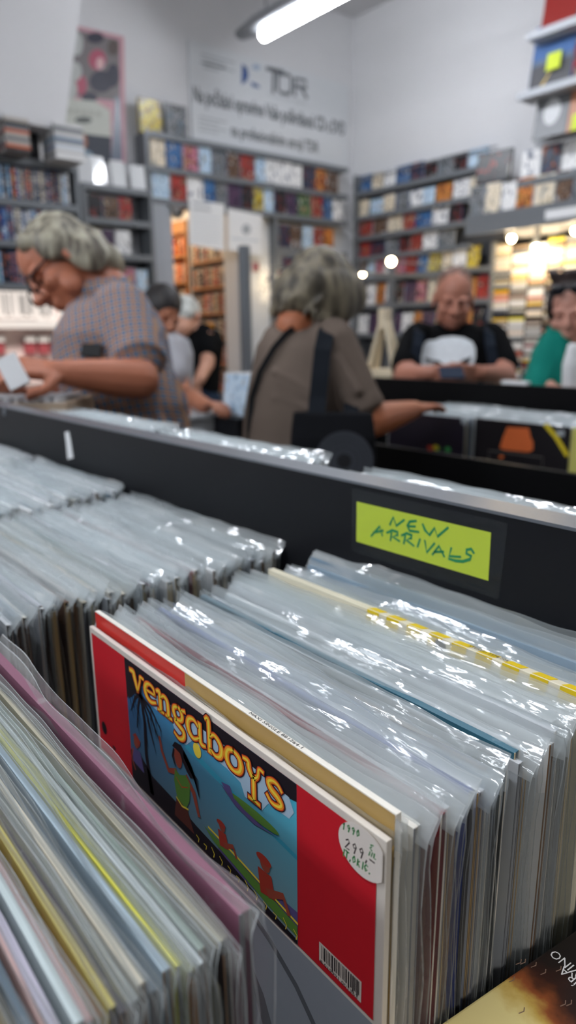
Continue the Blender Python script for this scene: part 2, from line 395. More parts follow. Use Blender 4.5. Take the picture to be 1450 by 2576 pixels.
STRONG = ['#7d2a30', '#1d2a4a', '#20242a', '#574032', '#7a5a34', '#315a70', '#8e7a4a', '#3a3f46', '#5a4a52']
CNAME = {}
for c in PALE: CNAME[c] = 'white'
for c in MID: CNAME[c] = 'grey'
CNAME.update({'#b9b1a0': 'beige', '#b7a07c': 'tan', '#8d98a6': 'blue-grey', '#6f7f92': 'slate', '#7d8f8f': 'grey-green', '#7d2a30': 'dark red', '#1d2a4a': 'navy',
              '#20242a': 'black', '#574032': 'brown', '#7a5a34': 'ochre', '#315a70': 'teal', '#8e7a4a': 'olive', '#3a3f46': 'charcoal', '#5a4a52': 'plum'})
INNER = [mat('inner_white', '#cfcac0', .8), mat('inner_brown', '#7a5c40', .85), mat('inner_grey', '#77797e', .8), mat('inner_dark', '#2c241e', .8), mat('inner_tan', '#a58a5e', .8), mat('inner_umber', '#54402e', .8), mat('inner_cream', '#c4b492', .8), mat('inner_charcoal', '#3a3b3e', .8)]
def record(x, y, z, label, group, col, rn, bagm=None, sz=1.0, rot=0, lean=0, card=None, inner=None, bag=True):
    o = bpy.data.objects.new('record', rn.choice(CARDS) if card is None else card); COL.objects.link(o)
    o.location = (x, y, z); o.rotation_euler = (lean, 0, rot); o.scale = (1, 1, sz)
    for sl, m in ((0, ink(col)), (1, inner or rn.choice(INNER))):
        o.material_slots[sl].link = 'OBJECT'; o.material_slots[sl].material = m
    tag(o, label, 'record', group)
    if bag:
        c = bpy.data.objects.new('plastic_bag', rn.choice(BAGSF if bagm else BAGS)); COL.objects.link(c); c.parent = o
        if bagm:
            for sl_, m_ in ((0, bagm), (1, M_BAGFE)): c.material_slots[sl_].link = 'OBJECT'; c.material_slots[sl_].material = m_
    return o
def pick(rn, pale=.66, mid=.2):
    k = rn.random()
    return rn.choice(PALE) if k < pale else rn.choice(MID) if k < pale + mid else rn.choice(STRONG)

# --- middle row: behind the red picture record
rn = random.Random(11)
XA = -.4935
special = {.234: '#7d2a30', .2565: '#1f3f8f', .288: '#14161a', .3025: '#2f6478'}
CNAME['#1f3f8f'] = 'royal blue'; CNAME['#14161a'] = 'black'; CNAME['#1d2430'] = 'dark navy'; CNAME['#2f6478'] = 'teal'
y = .2175; k = 0
while y < .364:
    col = pick(rn, .72, .16)
    if special and y >= min(special) - .003: col = special.pop(min(special))
    k += 1
    sz = rn.uniform(.984, 1.008) + (.010 if col == '#2f6478' else +.003 if col == '#14161a' else -.010 if .274 < y < .286 else 0)
    record(XA + rn.uniform(-.004, .006), y, BZ, f'{CNAME[col]} sleeved record, {nth(k)} behind the gold-banded sleeve of the middle row', 'records of the middle row', col, rn, sz=sz, rot=rn.uniform(-.008, .008), lean=rn.uniform(-.014, .006), bag=col not in ('#14161a', '#2f6478', '#1f3f8f'))
    y += rn.uniform(.0062, .0086)
# record with yellow dashes on its spine
def dashed():
    b = MB(); T = .0065; H = .3225; Wd = .312
    b.cbox(0, Wd, 0, T, 0, H, .0006, 0)
    for i in range(9):
        u = .128 + i * .0205
        b.prism([V((u, .0010, H + .0001)), V((u + .0125, .0010, H + .0001)), V((u + .0155, .0058, H + .0001)), V((u + .003, .0058, H + .0001))], (0, 0, .0002), 1)
        b.prism([V((u - .002, -.0003, H - .012)), V((u + .0105, -.0003, H - .012)), V((u + .0125, -.0003, H)), V((u, -.0003, H))], (0, .0002, 0), 1)
    b.text('STEREO 2374 204', V((.222, .0022, H + .0006)), (1, 0, 0), (0, 1, 0), .0030, 2)
    b.cyl((.20, -.0004, H - .006), (.20, 0, H - .006), .005, n=20, m=2)
    o = b.build('record', [mat('cream_spine', '#e3dcc4', .5), mat('spine_yellow', '#e3c416', .5), M_INK], origin=(0, 0, 0)); o.location = (XA + .004, .374, BZ)
    tag(o, 'cream record with yellow dashes and STEREO lettering along its top spine', 'record', 'records of the middle row')
    c = bpy.data.objects.new('plastic_bag', BAGS[2]); COL.objects.link(c); c.parent = o; c.scale = (1, 1.15, 1); c.location.z = -.001; c.material_slots[0].link = 'OBJECT'; c.material_slots[0].material = M_BAGB
    return o
dashed()
for i, yy in enumerate((.3835, .391, .3985)):
    record(XA + rn.uniform(-.004, .004), yy, BZ, f'{"white" if i != 1 else "grey"} sleeved record, {nth(i + 1)} behind the yellow-dashed one', 'records of the middle row', PALE[i] if i != 1 else MID[0], rn, sz=.985 + .004 * i, rot=rn.uniform(-.006, .006))
CNAME['#6d86a0'] = 'steel blue'
record(XA, .425, BZ, 'steel blue record leaning on the black board below the yellow note', 'records of the middle row', '#5f7f99', rn, sz=1.03, lean=-.012)
record(XA + .004, .4185, BZ, 'pale blue record just in front of the steel blue one at the board', 'records of the middle row', '#8fa3b3', rn, sz=1.012, lean=-.012)

# --- left row
rn = random.Random(5); y = .13; k = 0
while y < .425:
    col = pick(rn, .66, .2); k += 1
    record(-.865 + rn.uniform(-.007, .008), y, BZ, f'{CNAME[col]} sleeved record, {nth(k)} from front in the row left of the red picture record', 'records of the left row', col, rn, sz=rn.uniform(.99, 1.012), rot=rn.uniform(-.01, .01), lean=rn.uniform(-.012, .01))
    y += rn.uniform(.0066, .0088)
# --- far left row
y = .22; k = 0
while y < .428:
    col = pick(rn, .62, .22); k += 1
    record(-1.215 + rn.uniform(-.012, .012), y, BZ, f'{CNAME[col]} sleeved record, {nth(k)} from the front of the farthest bin row', 'records of the farthest row', col, rn, sz=rn.uniform(1.0, 1.04), rot=rn.uniform(-.012, .012), lean=rn.uniform(-.012, .01))
    y += rn.uniform(.0070, .0092)
y = .26; k = 0
while y < .428:
    col = pick(rn, .62, .22); k += 1
    record(-1.57 + rn.uniform(-.012, .012), y, BZ, f'{CNAME[col]} sleeved record, {nth(k)} from the front at the left end of the bin', 'records at the bin end', col, rn, sz=rn.uniform(1.0, 1.04), rot=rn.uniform(-.012, .012))
    y += rn.uniform(.0078, .0095)

# --- red picture record in front of the middle row
VY = .2005; VZT = -.2185
def uv(u, v, o=0.0): return V((XA + u / 1000, VY - .0002 - o * .0001, VZT - v / 1000))
def venga():
    T = .0036; b = MB(); H = VZT - BZ
    b.cbox(XA, XA + .314, VY, VY + T, BZ, VZT, .0005, 0)
    def rect(u0, u1, v0, v1, m, o): b.poly([uv(u0, v1, o), uv(u1, v1, o), uv(u1, v0, o), uv(u0, v0, o)], m)
    def P(pts, m, o): b.poly([uv(x, y, o) for x, y in pts], m)
    def R(pts, wd, m, o): b.ribbon([uv(x, y, o) for x, y in pts], [q / 1000 for q in wd] if hasattr(wd, '__len__') else wd / 1000, (0, -1, 0), m)
    def E(u, v, a, c, m, o, n=22): P([(u + a * math.cos(2 * math.pi * i / n), v + c * math.sin(2 * math.pi * i / n)) for i in range(n)], m, o)
    rect(0.6, 313.4, 107, 312, 9, .5)                                    # grey lower part with dark arcs
    R([(200, 112), (228, 122), (250, 134), (268, 150), (282, 170), (290, 195)], 5.0, 10, 1)
    R([(170, 135), (195, 150), (214, 170), (226, 195)], 12, 10, 1)
    rect(4, 308.5, 4, 104.5, 1, 1)                                       # red field
    rect(60, 252, 4, 104, 3, 2)                                          # picture: sea and sky
    # darker sea and bright shore water in broad printed areas
    P([(175, 88), (252, 83), (252, 96), (175, 96)], 14, 2.3); P([(140, 33), (200, 41), (252, 47), (252, 50), (200, 45), (140, 38)], 12, 2.3)
    P([(60, 4), (252, 4), (252, 14.5), (245, 16), (238, 14), (228, 16), (218, 17), (206, 15), (196, 16.5), (186, 14), (176, 17), (165, 15), (150, 17), (138, 15), (126, 17), (116, 15), (100, 18), (86, 16), (76, 24), (60, 36)], 2, 3)
    # pale glow printed round the lettering
    gl = [(96, 26), (110, 27), (126, 27), (132, 36), (142, 35), (150, 28), (168, 28), (188, 28), (202, 30), (206, 37), (222, 37), (228, 29), (246, 28), (250, 22), (246, 15), (230, 14), (200, 13), (170, 14), (140, 14), (110, 14), (97, 18)]
    P(gl, 13, 3.5)
    E(155.6, 32, 4.6, 5.2, 8, 5)                                         # sun
    # palm
    R([(82, 22), (86, 45), (85, 70), (90, 98)], [3.5, 4, 4.5, 6], 2, 5)
    for a, l in ((-160, 18), (-120, 20), (-85, 22), (20, 30), (40, 34), (60, 34), (80, 30), (110, 26), (140, 22), (165, 20)):
        ca, sa = math.cos(math.radians(a)), math.sin(math.radians(a))
        R([(82, 24), (82 + l * .5 * ca, 24 + l * .45 * sa), (82 + l * ca, 24 + l * sa + 6)], [2.4, 2.6, .5], 2, 5.5)
        for q in (.5, .7, .9): R([(82 + l * q * ca, 24 + l * q * sa + 4 * q), (82 + l * q * ca + 3, 24 + l * q * sa + 12)], [1.0, .3], 2, 5.6)
    # dark shore
    P([(60, 78), (74, 74), (92, 84), (120, 86), (150, 90), (178, 92), (205, 96), (228, 99), (252, 101), (252, 104), (60, 104)], 2, 5)
    P([(160, 84), (200, 86), (252, 92), (252, 99), (226, 97), (200, 93), (170, 89)], 7, 4.8)
    R([(165, 82), (200, 84.5), (252, 90)], 1.6, 8, 4.9)
    # plain dancing figure
    R([(127, 62), (117, 66), (109, 55), (107, 46)], [5, 4.2, 3.4, 2.6], 5, 6)
    R([(141, 60), (149, 66), (154, 80)], [6, 5, 3], 5, 6)
    E(131, 49, 5, 8, 5, 6.2); P([(124, 44), (128, 39), (136, 38), (142, 43), (147, 49), (150, 55), (146, 57), (141, 54), (137, 50), (134, 45), (128, 44)], 2, 6.4)
    for q in range(9): R([(139, 41 + q * .6), (147 + q * .5, 47 + q * 1.1), (151 + q * .4, 52 + q * 1.3), (156, 54 + q * 1.6)], [1.6, 1.4, 1.0, .4], 2, 6.45)
    R([(126, 46), (124, 52), (127, 58)], [2.2, 2.6, .8], 2, 6.45); R([(127, 66), (134, 70), (142, 66)], [.6, .8, .6], 15, 6.6); R([(126, 82), (133, 85), (141, 83)], [1.2, 1.4, 1.2], 8, 6.6)
    E(70, 68, 3.5, 4.4, 5, 5.8); P([(65, 64), (70, 60), (77, 64), (75, 70), (71, 64)], 4, 5.9); P([(64, 74), (76, 73), (80, 88), (63, 86)], 14, 5.8); R([(64, 76), (61, 84), (66, 92)], [2.2, 2, 1.4], 5, 5.9)
    P([(126, 60), (132, 62), (140, 58), (145, 62), (143, 76), (138, 84), (127, 82), (124, 70)], 7, 6.3)
    P([(126, 82), (140, 84), (147, 98), (122, 98)], 6, 6.3)
    # airship
    b.poly([uv(184 + 26 * (1 - math.cos(t)) + 1.5, 44 + 3.2 * math.sin(t) - .02 * (26 * (1 - math.cos(t))), 6) for t in [2 * math.pi * i / 24 for i in range(24)]], 7)
    P([(181, 42), (196, 48.5), (215, 50), (238, 45), (224, 47), (205, 46), (190, 43)], 14, 6.2)
    P([(182, 40), (191, 38), (195, 44), (188, 45)], 14, 6.3)
    # two plain people on the beach
    for u, v, k in ((181, 80, .8), (224, 82, 1.15)):
        E(u, v - 10 * k, 4 * k, 4.4 * k, 5, 6.1); E(u - 1, v - 12 * k, 6 * k, 2.6 * k, 4, 6.3)
        P([(u - 6 * k, v - 5 * k), (u + 5 * k, v - 6 * k), (u + 8 * k, v + 6 * k), (u - 4 * k, v + 9 * k)], 4, 6.1)
        R([(u + 3 * k, v + 5 * k), (u + 14 * k, v - 1 * k), (u + 18 * k, v + 6 * k)], [5 * k, 4 * k, 3 * k], 5, 6.2)
    for u in range(150, 250, 9): R([(u, 95 + (u % 4)), (u + 3, 98), (u + 2, 101)], .7, 8, 6.6)
    # lettering
    G = {'v': [([(.0, 1), (.25, 1), (.32, .8), (.52, 0)], [.2, .3, .34, .16]), ([(.52, 0), (.75, .7), (.8, 1), (1.05, 1)], [.14, .13, .16, .12])],
         'e': [([(.15, .52), (.88, .56)], [.12, .12]), ([(.88, .56), (.82, .88), (.52, 1), (.22, .85), (.1, .5), (.22, .14), (.55, 0), (.95, .16)], [.14, .18, .16, .26, .32, .26, .2, .12])],
         'n': [([(.0, .96), (.22, .98), (.24, 0)], [.14, .28, .28]), ([(.24, .68), (.48, .96), (.72, .86), (.78, .5), (.78, 0)], [.12, .18, .26, .28, .28]), ([(.05, 0), (.45, 0)], [.13, .13]), ([(.6, 0), (1.0, 0)], [.13, .13])],
         'g': [([(.45, .98), (.18, .85), (.12, .6), (.25, .34), (.5, .28), (.74, .42), (.78, .68), (.65, .92), (.45, .98)], [.18, .22, .26, .22, .18, .22, .26, .22, .18]), ([(.66, .92), (1.0, 1.02)], [.12, .18]),
               ([(.35, .3), (.2, .12), (.55, -.02), (.85, -.18), (.8, -.55), (.45, -.75), (.1, -.6)], [.14, .2, .24, .26, .24, .18, .12])],
         'a': [([(.7, .8), (.45, 1), (.16, .85), (.08, .5), (.18, .14), (.42, 0), (.72, .25)], [.14, .18, .26, .32, .26, .18, .14]), ([(.78, 1), (.78, .2), (.88, .02), (1.05, .06)], [.26, .28, .22, .12])],
         'b': [([(.0, 1.5), (.2, 1.52), (.22, 0)], [.14, .28, .28]), ([(.24, .7), (.5, 1), (.82, .84), (.95, .5), (.84, .14), (.55, 0), (.24, .18)], [.12, .18, .26, .32, .26, .18, .14])],
         'o': [([(.5, 1), (.2, .86), (.08, .5), (.2, .14), (.5, 0), (.8, .14), (.92, .5), (.8, .86), (.5, 1)], [.18, .26, .34, .26, .18, .26, .34, .26, .18])],
         'y': [([(.0, 1), (.25, 1), (.3, .7), (.5, .42), (.74, .62), (.82, 1), (1.02, 1)], [.14, .26, .28, .24, .16, .16, .14]), ([(.52, .46), (.52, -.6)], [.26, .26]), ([(.25, -.62), (.8, -.62)], [.16, .16])],
         's': [([(.92, .8), (.7, .98), (.4, 1), (.14, .82), (.3, .58), (.7, .42), (.9, .2), (.66, .02), (.3, 0), (.04, .2)], [.14, .16, .2, .26, .3, .3, .26, .2, .16, .14])]}
    place = dict(v=(69, 88, 10, 23), e=(89, 106, 10, 23), n=(107, 126, 10.5, 24), g=(127, 143, 11, 24), a=(144.5, 165, 11.5, 25), b=(167, 185, 11.5, 25), o=(187.5, 205, 12, 25), y=(206, 224, 11.5, 25.5), s=(227, 241.5, 12, 26))
    def smooth(pts, ws, n=5):
        P2, W2 = [], []
        for i in range(len(pts) - 1):
            p0, p1, p2, p3 = pts[max(i - 1, 0)], pts[i], pts[i + 1], pts[min(i + 2, len(pts) - 1)]
            for j in range(n):
                t = j / n
                P2.append(tuple(.5 * (2 * p1[q] + (p2[q] - p0[q]) * t + (2 * p0[q] - 5 * p1[q] + 4 * p2[q] - p3[q]) * t * t + (3 * p1[q] - p0[q] - 3 * p2[q] + p3[q]) * t ** 3) for q in (0, 1)))
                W2.append(ws[i] * (1 - t) + ws[i + 1] * t)
        P2.append(pts[-1]); W2.append(ws[-1]); return P2, W2
    for ch, (u0, u1, vt, vb) in place.items():
        for pts, ws in G[ch]:
            pq = [(u0 + x * (u1 - u0), vb - yy * (vb - vt)) for x, yy in pts]
            ww = [q * 15 for q in ws]
            if len(pq) > 2: pq, ww = smooth(pq, ww)
            R(pq, [q + 2.6 for q in ww], 2, 7); R(pq, [q + 1.3 for q in ww], 15, 7.6); R(pq, [q + .1 for q in ww], 16, 8.2)
            R(pq, [q * .42 for q in ww], 8, 8.8)
    # small marks on the left red panel
    E(14, 82, 4.5, 5.5, 2, 3); E(30, 92, 3, 1.6, 2, 3)
    # bar code
    P([(269.5, 88), (300.5, 88), (300.4, 101), (269.5, 100)], 0, 3)
    rq = random.Random(3); u = 271.5
    while u < 298.5:
        wq = rq.choice((.35, .35, .6, .9)); rect(u, u + wq, 89, 97.5 if int(u * 3) % 9 else 99, 2, 4); u += wq + rq.choice((.35, .5, .8))
    b.text('8 019991 001363', uv(270.5, 100.6, 4), (1, 0, 0), (0, 0, 1), .0022, 2, width=.0275)
    cols = [('card_white', '#d9d2c8'), ('cover_red', '#c8202c'), ('cover_black', '#1e1a20'), ('print_sky', '#3d86a8'), ('print_redbrown', '#a63a2c'), ('print_skin', '#9c4a38'), ('print_brown', '#5a3028'),
            ('print_green', '#5c8a3a'), ('print_yellow', '#f0d848'), ('cover_grey', '#8f97a0'), ('cover_arc', '#5c6268'), ('print_sea', '#5d7f92'), ('print_water', '#3aa0bc'), ('print_glow', '#a8c4d8'), ('print_purple', '#5c5488'), ('letter_red', '#c83a1e'), ('letter_orange', '#f09a28')]
    sky, t_, bs_ = nt('print_sky'); N_, L_ = t_.nodes, t_.links
    tc_ = N_.new('ShaderNodeTexCoord'); sp_ = N_.new('ShaderNodeSeparateXYZ'); L_.new(tc_.outputs['Object'], sp_.inputs[0])
    def mr_(sock, a0, a1): q = N_.new('ShaderNodeMapRange'); q.inputs[1].default_value = a0; q.inputs[2].default_value = a1; L_.new(sp_.outputs[sock], q.inputs[0]); return q
    gx, gz = mr_('X', .06, .25), mr_('Z', VZT - BZ - .104, VZT - BZ - .01)
    def mixc(f, c0, c1): q = N_.new('ShaderNodeMix'); q.data_type = 'RGBA'; L_.new(f.outputs[0], q.inputs[0]); (L_.new(c0, q.inputs[6]) if hasattr(c0, 'links') else setattr(q.inputs[6], 'default_value', lin(c0))); (L_.new(c1, q.inputs[7]) if hasattr(c1, 'links') else setattr(q.inputs[7], 'default_value', lin(c1))); return q.outputs[2]
    L_.new(mixc(gz, mixc(gx, '#46606e', '#7d9498'), mixc(gx, '#2f6fae', '#43b4d0')), bs_.inputs['Base Color']); bs_.inputs['Roughness'].default_value = .42; _mats['print_sky'] = sky
    o = thing('record', 'red record with cartoon beach picture and price sticker, front of the middle row', 'record', (XA, VY, BZ))
    b.build('card_sleeve', [mat(n, c, .42, var=.04, scale=120) for n, c in cols], o)
    # round white price sticker, hand written
    b = MB(); cu, cv, rr = 300, 13.5, 15.8; pts = []
    for i in range(40):
        t = 2 * math.pi * i / 40; pts.append(uv(min(cu + rr * math.cos(t), 312.8), max(cv + 13.2 * math.sin(t), .4), 10))
    b.prism(pts, (0, .0001, 0), 0)
    ST = {'1': [[(.2, .7), (.5, 1), (.5, 0)]], '9': [[(.8, .7), (.5, 1), (.15, .75), (.4, .5), (.8, .7), (.6, 0)]], '0': [[(.5, 1), (.15, .6), (.4, 0), (.85, .4), (.5, 1)]], '2': [[(.1, .8), (.5, 1), (.8, .75), (.1, 0), (.9, .05)]],
          ',': [[(.3, .1), (.15, -.2)]], '-': [[(.0, .4), (.9, .4)]], 'I': [[(.4, 1), (.4, 0)]], 'T': [[(0, 1), (1, .95)], [(.5, 1), (.5, 0)]], 'O': [[(.5, 1), (.1, .6), (.4, 0), (.9, .4), (.5, 1)]],
          'R': [[(.2, 0), (.2, 1), (.8, .8), (.25, .5), (.9, 0)]], 'G': [[(.9, .85), (.5, 1), (.1, .5), (.5, 0), (.9, .3), (.5, .4)]], '.': [[(.2, 0), (.35, .08)]], 'E': [[(.9, 1), (.2, .85), (.6, .55), (.15, .3), (.8, 0)]],
          'N': [[(0, 0), (.1, 1), (.8, 0), (.9, 1)]], 'L': [[(.2, 1), (.2, 0), (.8, .05)]], ' ': []}
    def write(s, u, v, du, dv, h, wd, m, slant=.25):
        x = u; yv = v
        for ch in s:
            for st in ST[ch]: b.ribbon([uv(x + (q + slant * r_) * du * .72, yv - r_ * h, 11) for q, r_ in st], wd / 1000, (0, -1, 0), m)
            a_ = .6 if ch in ',.I' else 1; x += du * a_; yv += dv * a_
    write('1990', 286.6, 8.6, 3.1, -.55, 3.8, .75, 1)
    write('299,-', 288.6, 17.8, 4.5, -.4, 5.6, .75, 2)
    write('IT,ORIG.', 287.0, 23.4, 3.0, -.25, 4.0, .75, 1)
    write('E', 304.5, 8.8, 3, 0, 3.2, .7, 1); write('NL', 304.5, 12.2, 2.6, -.3, 2.6, .7, 1)
    b.build('price_sticker', [mat('sticker_white', '#dfd8d0', .5), mat('pen_green', '#2f8a4a', .5), mat('pen_dark', '#4a4444', .5)], o)
    # its bag hangs open behind the card
    c = bpy.data.objects.new('plastic_bag', BAGS[4]); COL.objects.link(c); c.parent = o; c.location = (-.004, .0032, 0); c.scale = (.99, .5, .975)
venga()
def goldband():
    b = MB(); T = .0036; y0 = .2075; H = -.2085 - BZ; x0 = XA - .003
    b.cbox(x0, x0 + .316, y0, y0 + T, BZ, BZ + H, .0005, 0)
    b.poly([V((x0 + .0006, y0 - .0002, BZ + .2)), V((x0 + .135, y0 - .0002, BZ + .2)), V((x0 + .135, y0 - .0002, BZ + H - .0006)), V((x0 + .0006, y0 - .0002, BZ + H - .0006))], 1)
    b.poly([V((x0 + .135, y0 - .0002, BZ + .2)), V((x0 + .3154, y0 - .0002, BZ + .2)), V((x0 + .3154, y0 - .0002, BZ + H - .0006)), V((x0 + .135, y0 - .0002, BZ + H - .0006))], 2)
    b.text('MAXI SINGLE 881264-1', V((x0 + .203, y0 + .0008, BZ + H + .0002)), (1, 0, 0), (0, 1, 0), .0022, 3, width=.046)
    o = b.build('record', [mat('card_pale', '#e8e4da', .5), mat('band_red', '#d0342c', .4), mat('band_gold', '#b8985a', .4), M_INK], origin=(x0, y0, BZ))
    tag(o, 'record with red and gold face band standing behind the red picture record', 'record')
    c = bpy.data.objects.new('plastic_bag', BAGS[1]); COL.objects.link(c); c.parent = o; c.scale = (1, .9, 1.0)
goldband()

# --- front stack in frosted bags, nearest the viewer
rn = random.Random(21)
CNAME.update({'#85566a': 'purple-pink', '#2a2426': 'near-black', '#b6b09c': 'sand', '#8fa096': 'sage', '#c9d2d6': 'ice white', '#a8ac8e': 'khaki', '#e0dc58': 'yellow', '#a9bcc8': 'pale blue', '#5b6b78': 'blue-black', '#cfc8b6': 'cream', '#9aa09e': 'grey',
              '#403c42': 'dark', '#b4a860': 'mustard', '#d87a72': 'salmon', '#c2d0d2': 'pale aqua', '#b8b4c4': 'lilac', '#caa9a4': 'dusty rose', '#6d5f3a': 'bronze', '#aab4ba': 'silver', '#8f2f4a': 'crimson', '#4a4038': 'umber'})
stack = [(.1275, '#85566a', 1.012), (.1180, '#2a2426', .990), (.1135, '#b6b09c', 1.0), (.1100, '#8fa096', .998), (.1058, '#c9d2d6', 1.0), (.1015, '#a8ac8e', .998), (.0972, '#e0dc58', .995), (.0930, '#a9bcc8', 1.0),
         (.0885, '#5b6b78', .996), (.0840, '#cfc8b6', 1.004), (.0795, '#9aa09e', .996), (.0750, '#403c42', 1.0), (.0705, '#b4a860', 1.002), (.0660, '#d87a72', .998), (.0615, '#c2d0d2', 1.002), (.0570, '#b8b4c4', 1.0), (.0525, '#caa9a4', .998), (.0480, '#5b6b78', .996),
         (.0430, '#6d5f3a', 1.0), (.0385, '#aab4ba', 1.002), (.0335, '#8f2f4a', .998), (.0290, '#4a4038', 1.0), (.0240, '#c9d2d6', 1.0)]
for i, (yy, c, sz) in enumerate(stack):
    lab = 'thick purple-pink record at the back of the front stack' if i == 0 else f'{CNAME[c]} record in a frosted bag, {nth(i)} in front of the thick purple-pink one'
    o = record(-.497 + rn.uniform(-.003, .004), yy - .0005, BZ, lab, 'front stack of records', c, rn, bagm=M_BAGF, sz=sz * 1.003, rot=rn.uniform(-.006, .006), lean=rn.uniform(.0, .012), inner=INNER[1] if i % 2 else INNER[2])
    o.scale = (1, 1.5 if i == 0 else .62, sz)
    if c == '#403c42':
        b = MB(); H = .312; b.box(.02, .155, .0004, .0032, H, H + .0004, 0)
        b.text('UK FORCES Y / INC: BCM 12373', V((.03, .0009, H + .0006)), (1, 0, 0), (0, 1, 0), .0020, 1, width=.115)
        e = b.mesh('spine_label', [M_WHITE, M_INK]); e = bpy.data.objects.new('spine_label', e); COL.objects.link(e); e.parent = o

# --- black board: note, tape, screw
def pt(x, y, o): return onY(725 + x / 2, 1100 + y / 2, PY - .0001 - o * .0001)
b = MB()
b.prism([onY(*p, PY - .0004) for p in ((898, 1262), (897, 1362), (1229, 1461), (1236, 1340))], (0, .0003, 0), 0)
NW = [[(513, 440), (530, 402), (545, 446), (584, 416)], [(645, 421), (613, 424), (601, 445), (612, 470), (658, 477)], [(604, 448), (640, 449)], [(678, 438), (690, 468), (712, 492), (738, 456), (752, 500), (805, 455)],
      [(419, 497), (462, 448), (474, 495)], [(430, 480), (478, 470)], [(516, 519), (521, 481)], [(498, 480), (525, 468), (553, 478), (552, 492), (527, 501), (561, 523)], [(583, 535), (590, 497)], [(572, 494), (598, 483), (624, 494), (620, 508), (596, 517), (633, 546)],
      [(664, 513), (652, 551)], [(689, 521), (698, 580), (737, 534)], [(727, 590), (760, 547), (786, 600)], [(736, 577), (782, 576)], [(822, 558), (811, 598), (868, 602)], [(935, 582), (922, 562), (900, 566), (898, 585), (922, 598), (916, 614), (880, 625), (845, 622), (810, 612)]]
for st in NW:
    pq = [pt(x, y, 5) for x, y in st]; n = len(pq); b.ribbon(pq, [.0026 if 0 < i < n - 1 else .0020 for i in range(n)], (0, -1, 0), 1)
o = b.build('paper_note', [mat('note_yellow', '#c8d936', .6, var=.02), mat('marker_green', '#0f8a50', .5)])
tag(o, 'yellow-green NEW ARRIVALS note taped on the black board', 'note')
M_TAPE = plastic('tape_film', .008, .008)
b = MB(); b.prism([onY(*p, PY - .0009) for p in ((887, 1227), (884, 1386), (1255, 1508), (1278, 1316))], (0, .0002, 0)); tag(b.build('clear_tape', M_TAPE), 'clear tape sheet covering the yellow note and its margin', 'tape')
b = MB(); b.prism([onY(*p, PY - .0006) for p in ((163, 1087), (173, 1085), (178, 1110), (184, 1152), (170, 1156), (167, 1120))], (0, .0005, 0)); tag(b.build('tape_scrap', M_WHITE), 'torn white tape scrap stuck upright on the black board', 'tape')
q = onY(12, 1037, PY); b = MB(); b.cyl(q + V((0, -.002, 0)), q + V((0, .001, 0)), .007, .008, 20, 0); b.box(q.x - .005, q.x + .005, q.y - .0025, q.y - .0015, q.z - .0006, q.z + .0006, 1)
tag(b.build('screw', [M_RIM, M_DARK]), 'round screw head in the black board near its far end', 'screw')

# --- records standing in the back row, behind the black board
rn = random.Random(8)
binb = thing('record_bin', 'black record bin back to back with the first, behind its board', 'record bin', (-.9, .6, FLOOR_Z))
b = MB(); b.box(-1.5, .35, PY + .031, .66, -.47, -.45); b.build('base_board', M_BLACKB, binb)
b = MB(); b.box(-1.5, .35, .66, .675, -1.0, -.22); b.build('front_board', M_BLACKB, binb)
for x in (-1.5, .33): b = MB(); b.box(x, x + .02, PY + .031, .66, -1.0, -.25); b.build('end_board', M_BLACKB, binb)
for x in (-1.45, .25): b = MB(); b.box(x, x + .05, .58, .63, FLOOR_Z, -.47); b.build('leg', M_BLACKB, binb)
for gi, (x0, zt, nm) in enumerate(((-.52, -.137, 'behind the NEW ARRIVALS note'), (-.92, -.128, 'below the woman with the tote bag'), (-1.262, -.124, 'below the man in the checked shirt'))):
    for i in range(9):
        c = pick(rn, .8, .15)
        record(x0 + rn.uniform(-.006, .006), .475 + i * .0085, -.45, f'{CNAME[c]} record, {nth(i + 1)} behind the black board {nm}', 'records of the back bin', c, rn, sz=(zt + .45) / .326 * rn.uniform(.985, 1.0))

# --- album lying on a crate at the lower right
za = -.34
e0, e1 = onZ(1110, 2576, za), onZ(1450, 2340, za)
d = (e1 - e0); d.z = 0; d.normalize(); nrm_ = V((d.y, -d.x, 0)); o0 = e0 - d * .13
def ab(u, v, h=0): return o0 + nrm_ * u + d * v + V((0, 0, h))
b = MB(); M4 = Matrix(((nrm_.x, d.x, 0, o0.x), (nrm_.y, d.y, 0, o0.y), (0, 0, 1, za - .006), (0, 0, 0, 1)))
b.cbox(0, .305, 0, .305, 0, .006, .0012, 0, M4)
m, t_, bs = nt('dark_album_print'); N, L = t_.nodes, t_.links
tc = N.new('ShaderNodeTexCoord'); sp = N.new('ShaderNodeSeparateXYZ'); L.new(tc.outputs['Object'], sp.inputs[0])
c0 = onZ(1195, 2600, za); gd = N.new('ShaderNodeVectorMath'); gd.operation = 'DISTANCE'; L.new(tc.outputs['Object'], gd.inputs[0])
nz = N.new('ShaderNodeTexNoise'); nz.inputs['Scale'].default_value = 60; nz.inputs['Detail'].default_value = 4; L.new(tc.outputs['Object'], nz.inputs['Vector'])
ad = N.new('ShaderNodeMath'); ad.operation = 'MULTIPLY_ADD'; ad.inputs[1].default_value = .03; L.new(nz.outputs['Fac'], ad.inputs[0]); L.new(gd.outputs['Value'], ad.inputs[2])
cr = N.new('ShaderNodeValToRGB'); L.new(ad.outputs[0], cr.inputs[0]); el = cr.color_ramp.elements
el[0].position = .040; el[0].color = lin('#ecdc98'); el[1].position = .084; el[1].color = lin('#1d1816')
for p_, c_ in ((.050, '#d0b058'), (.058, '#9a542c'), (.068, '#3a1e16')): e = el.new(p_); e.color = lin(c_)
L.new(cr.outputs[0], bs.inputs['Base Color']); bs.inputs['Roughness'].default_value = .3; M_ALB = m
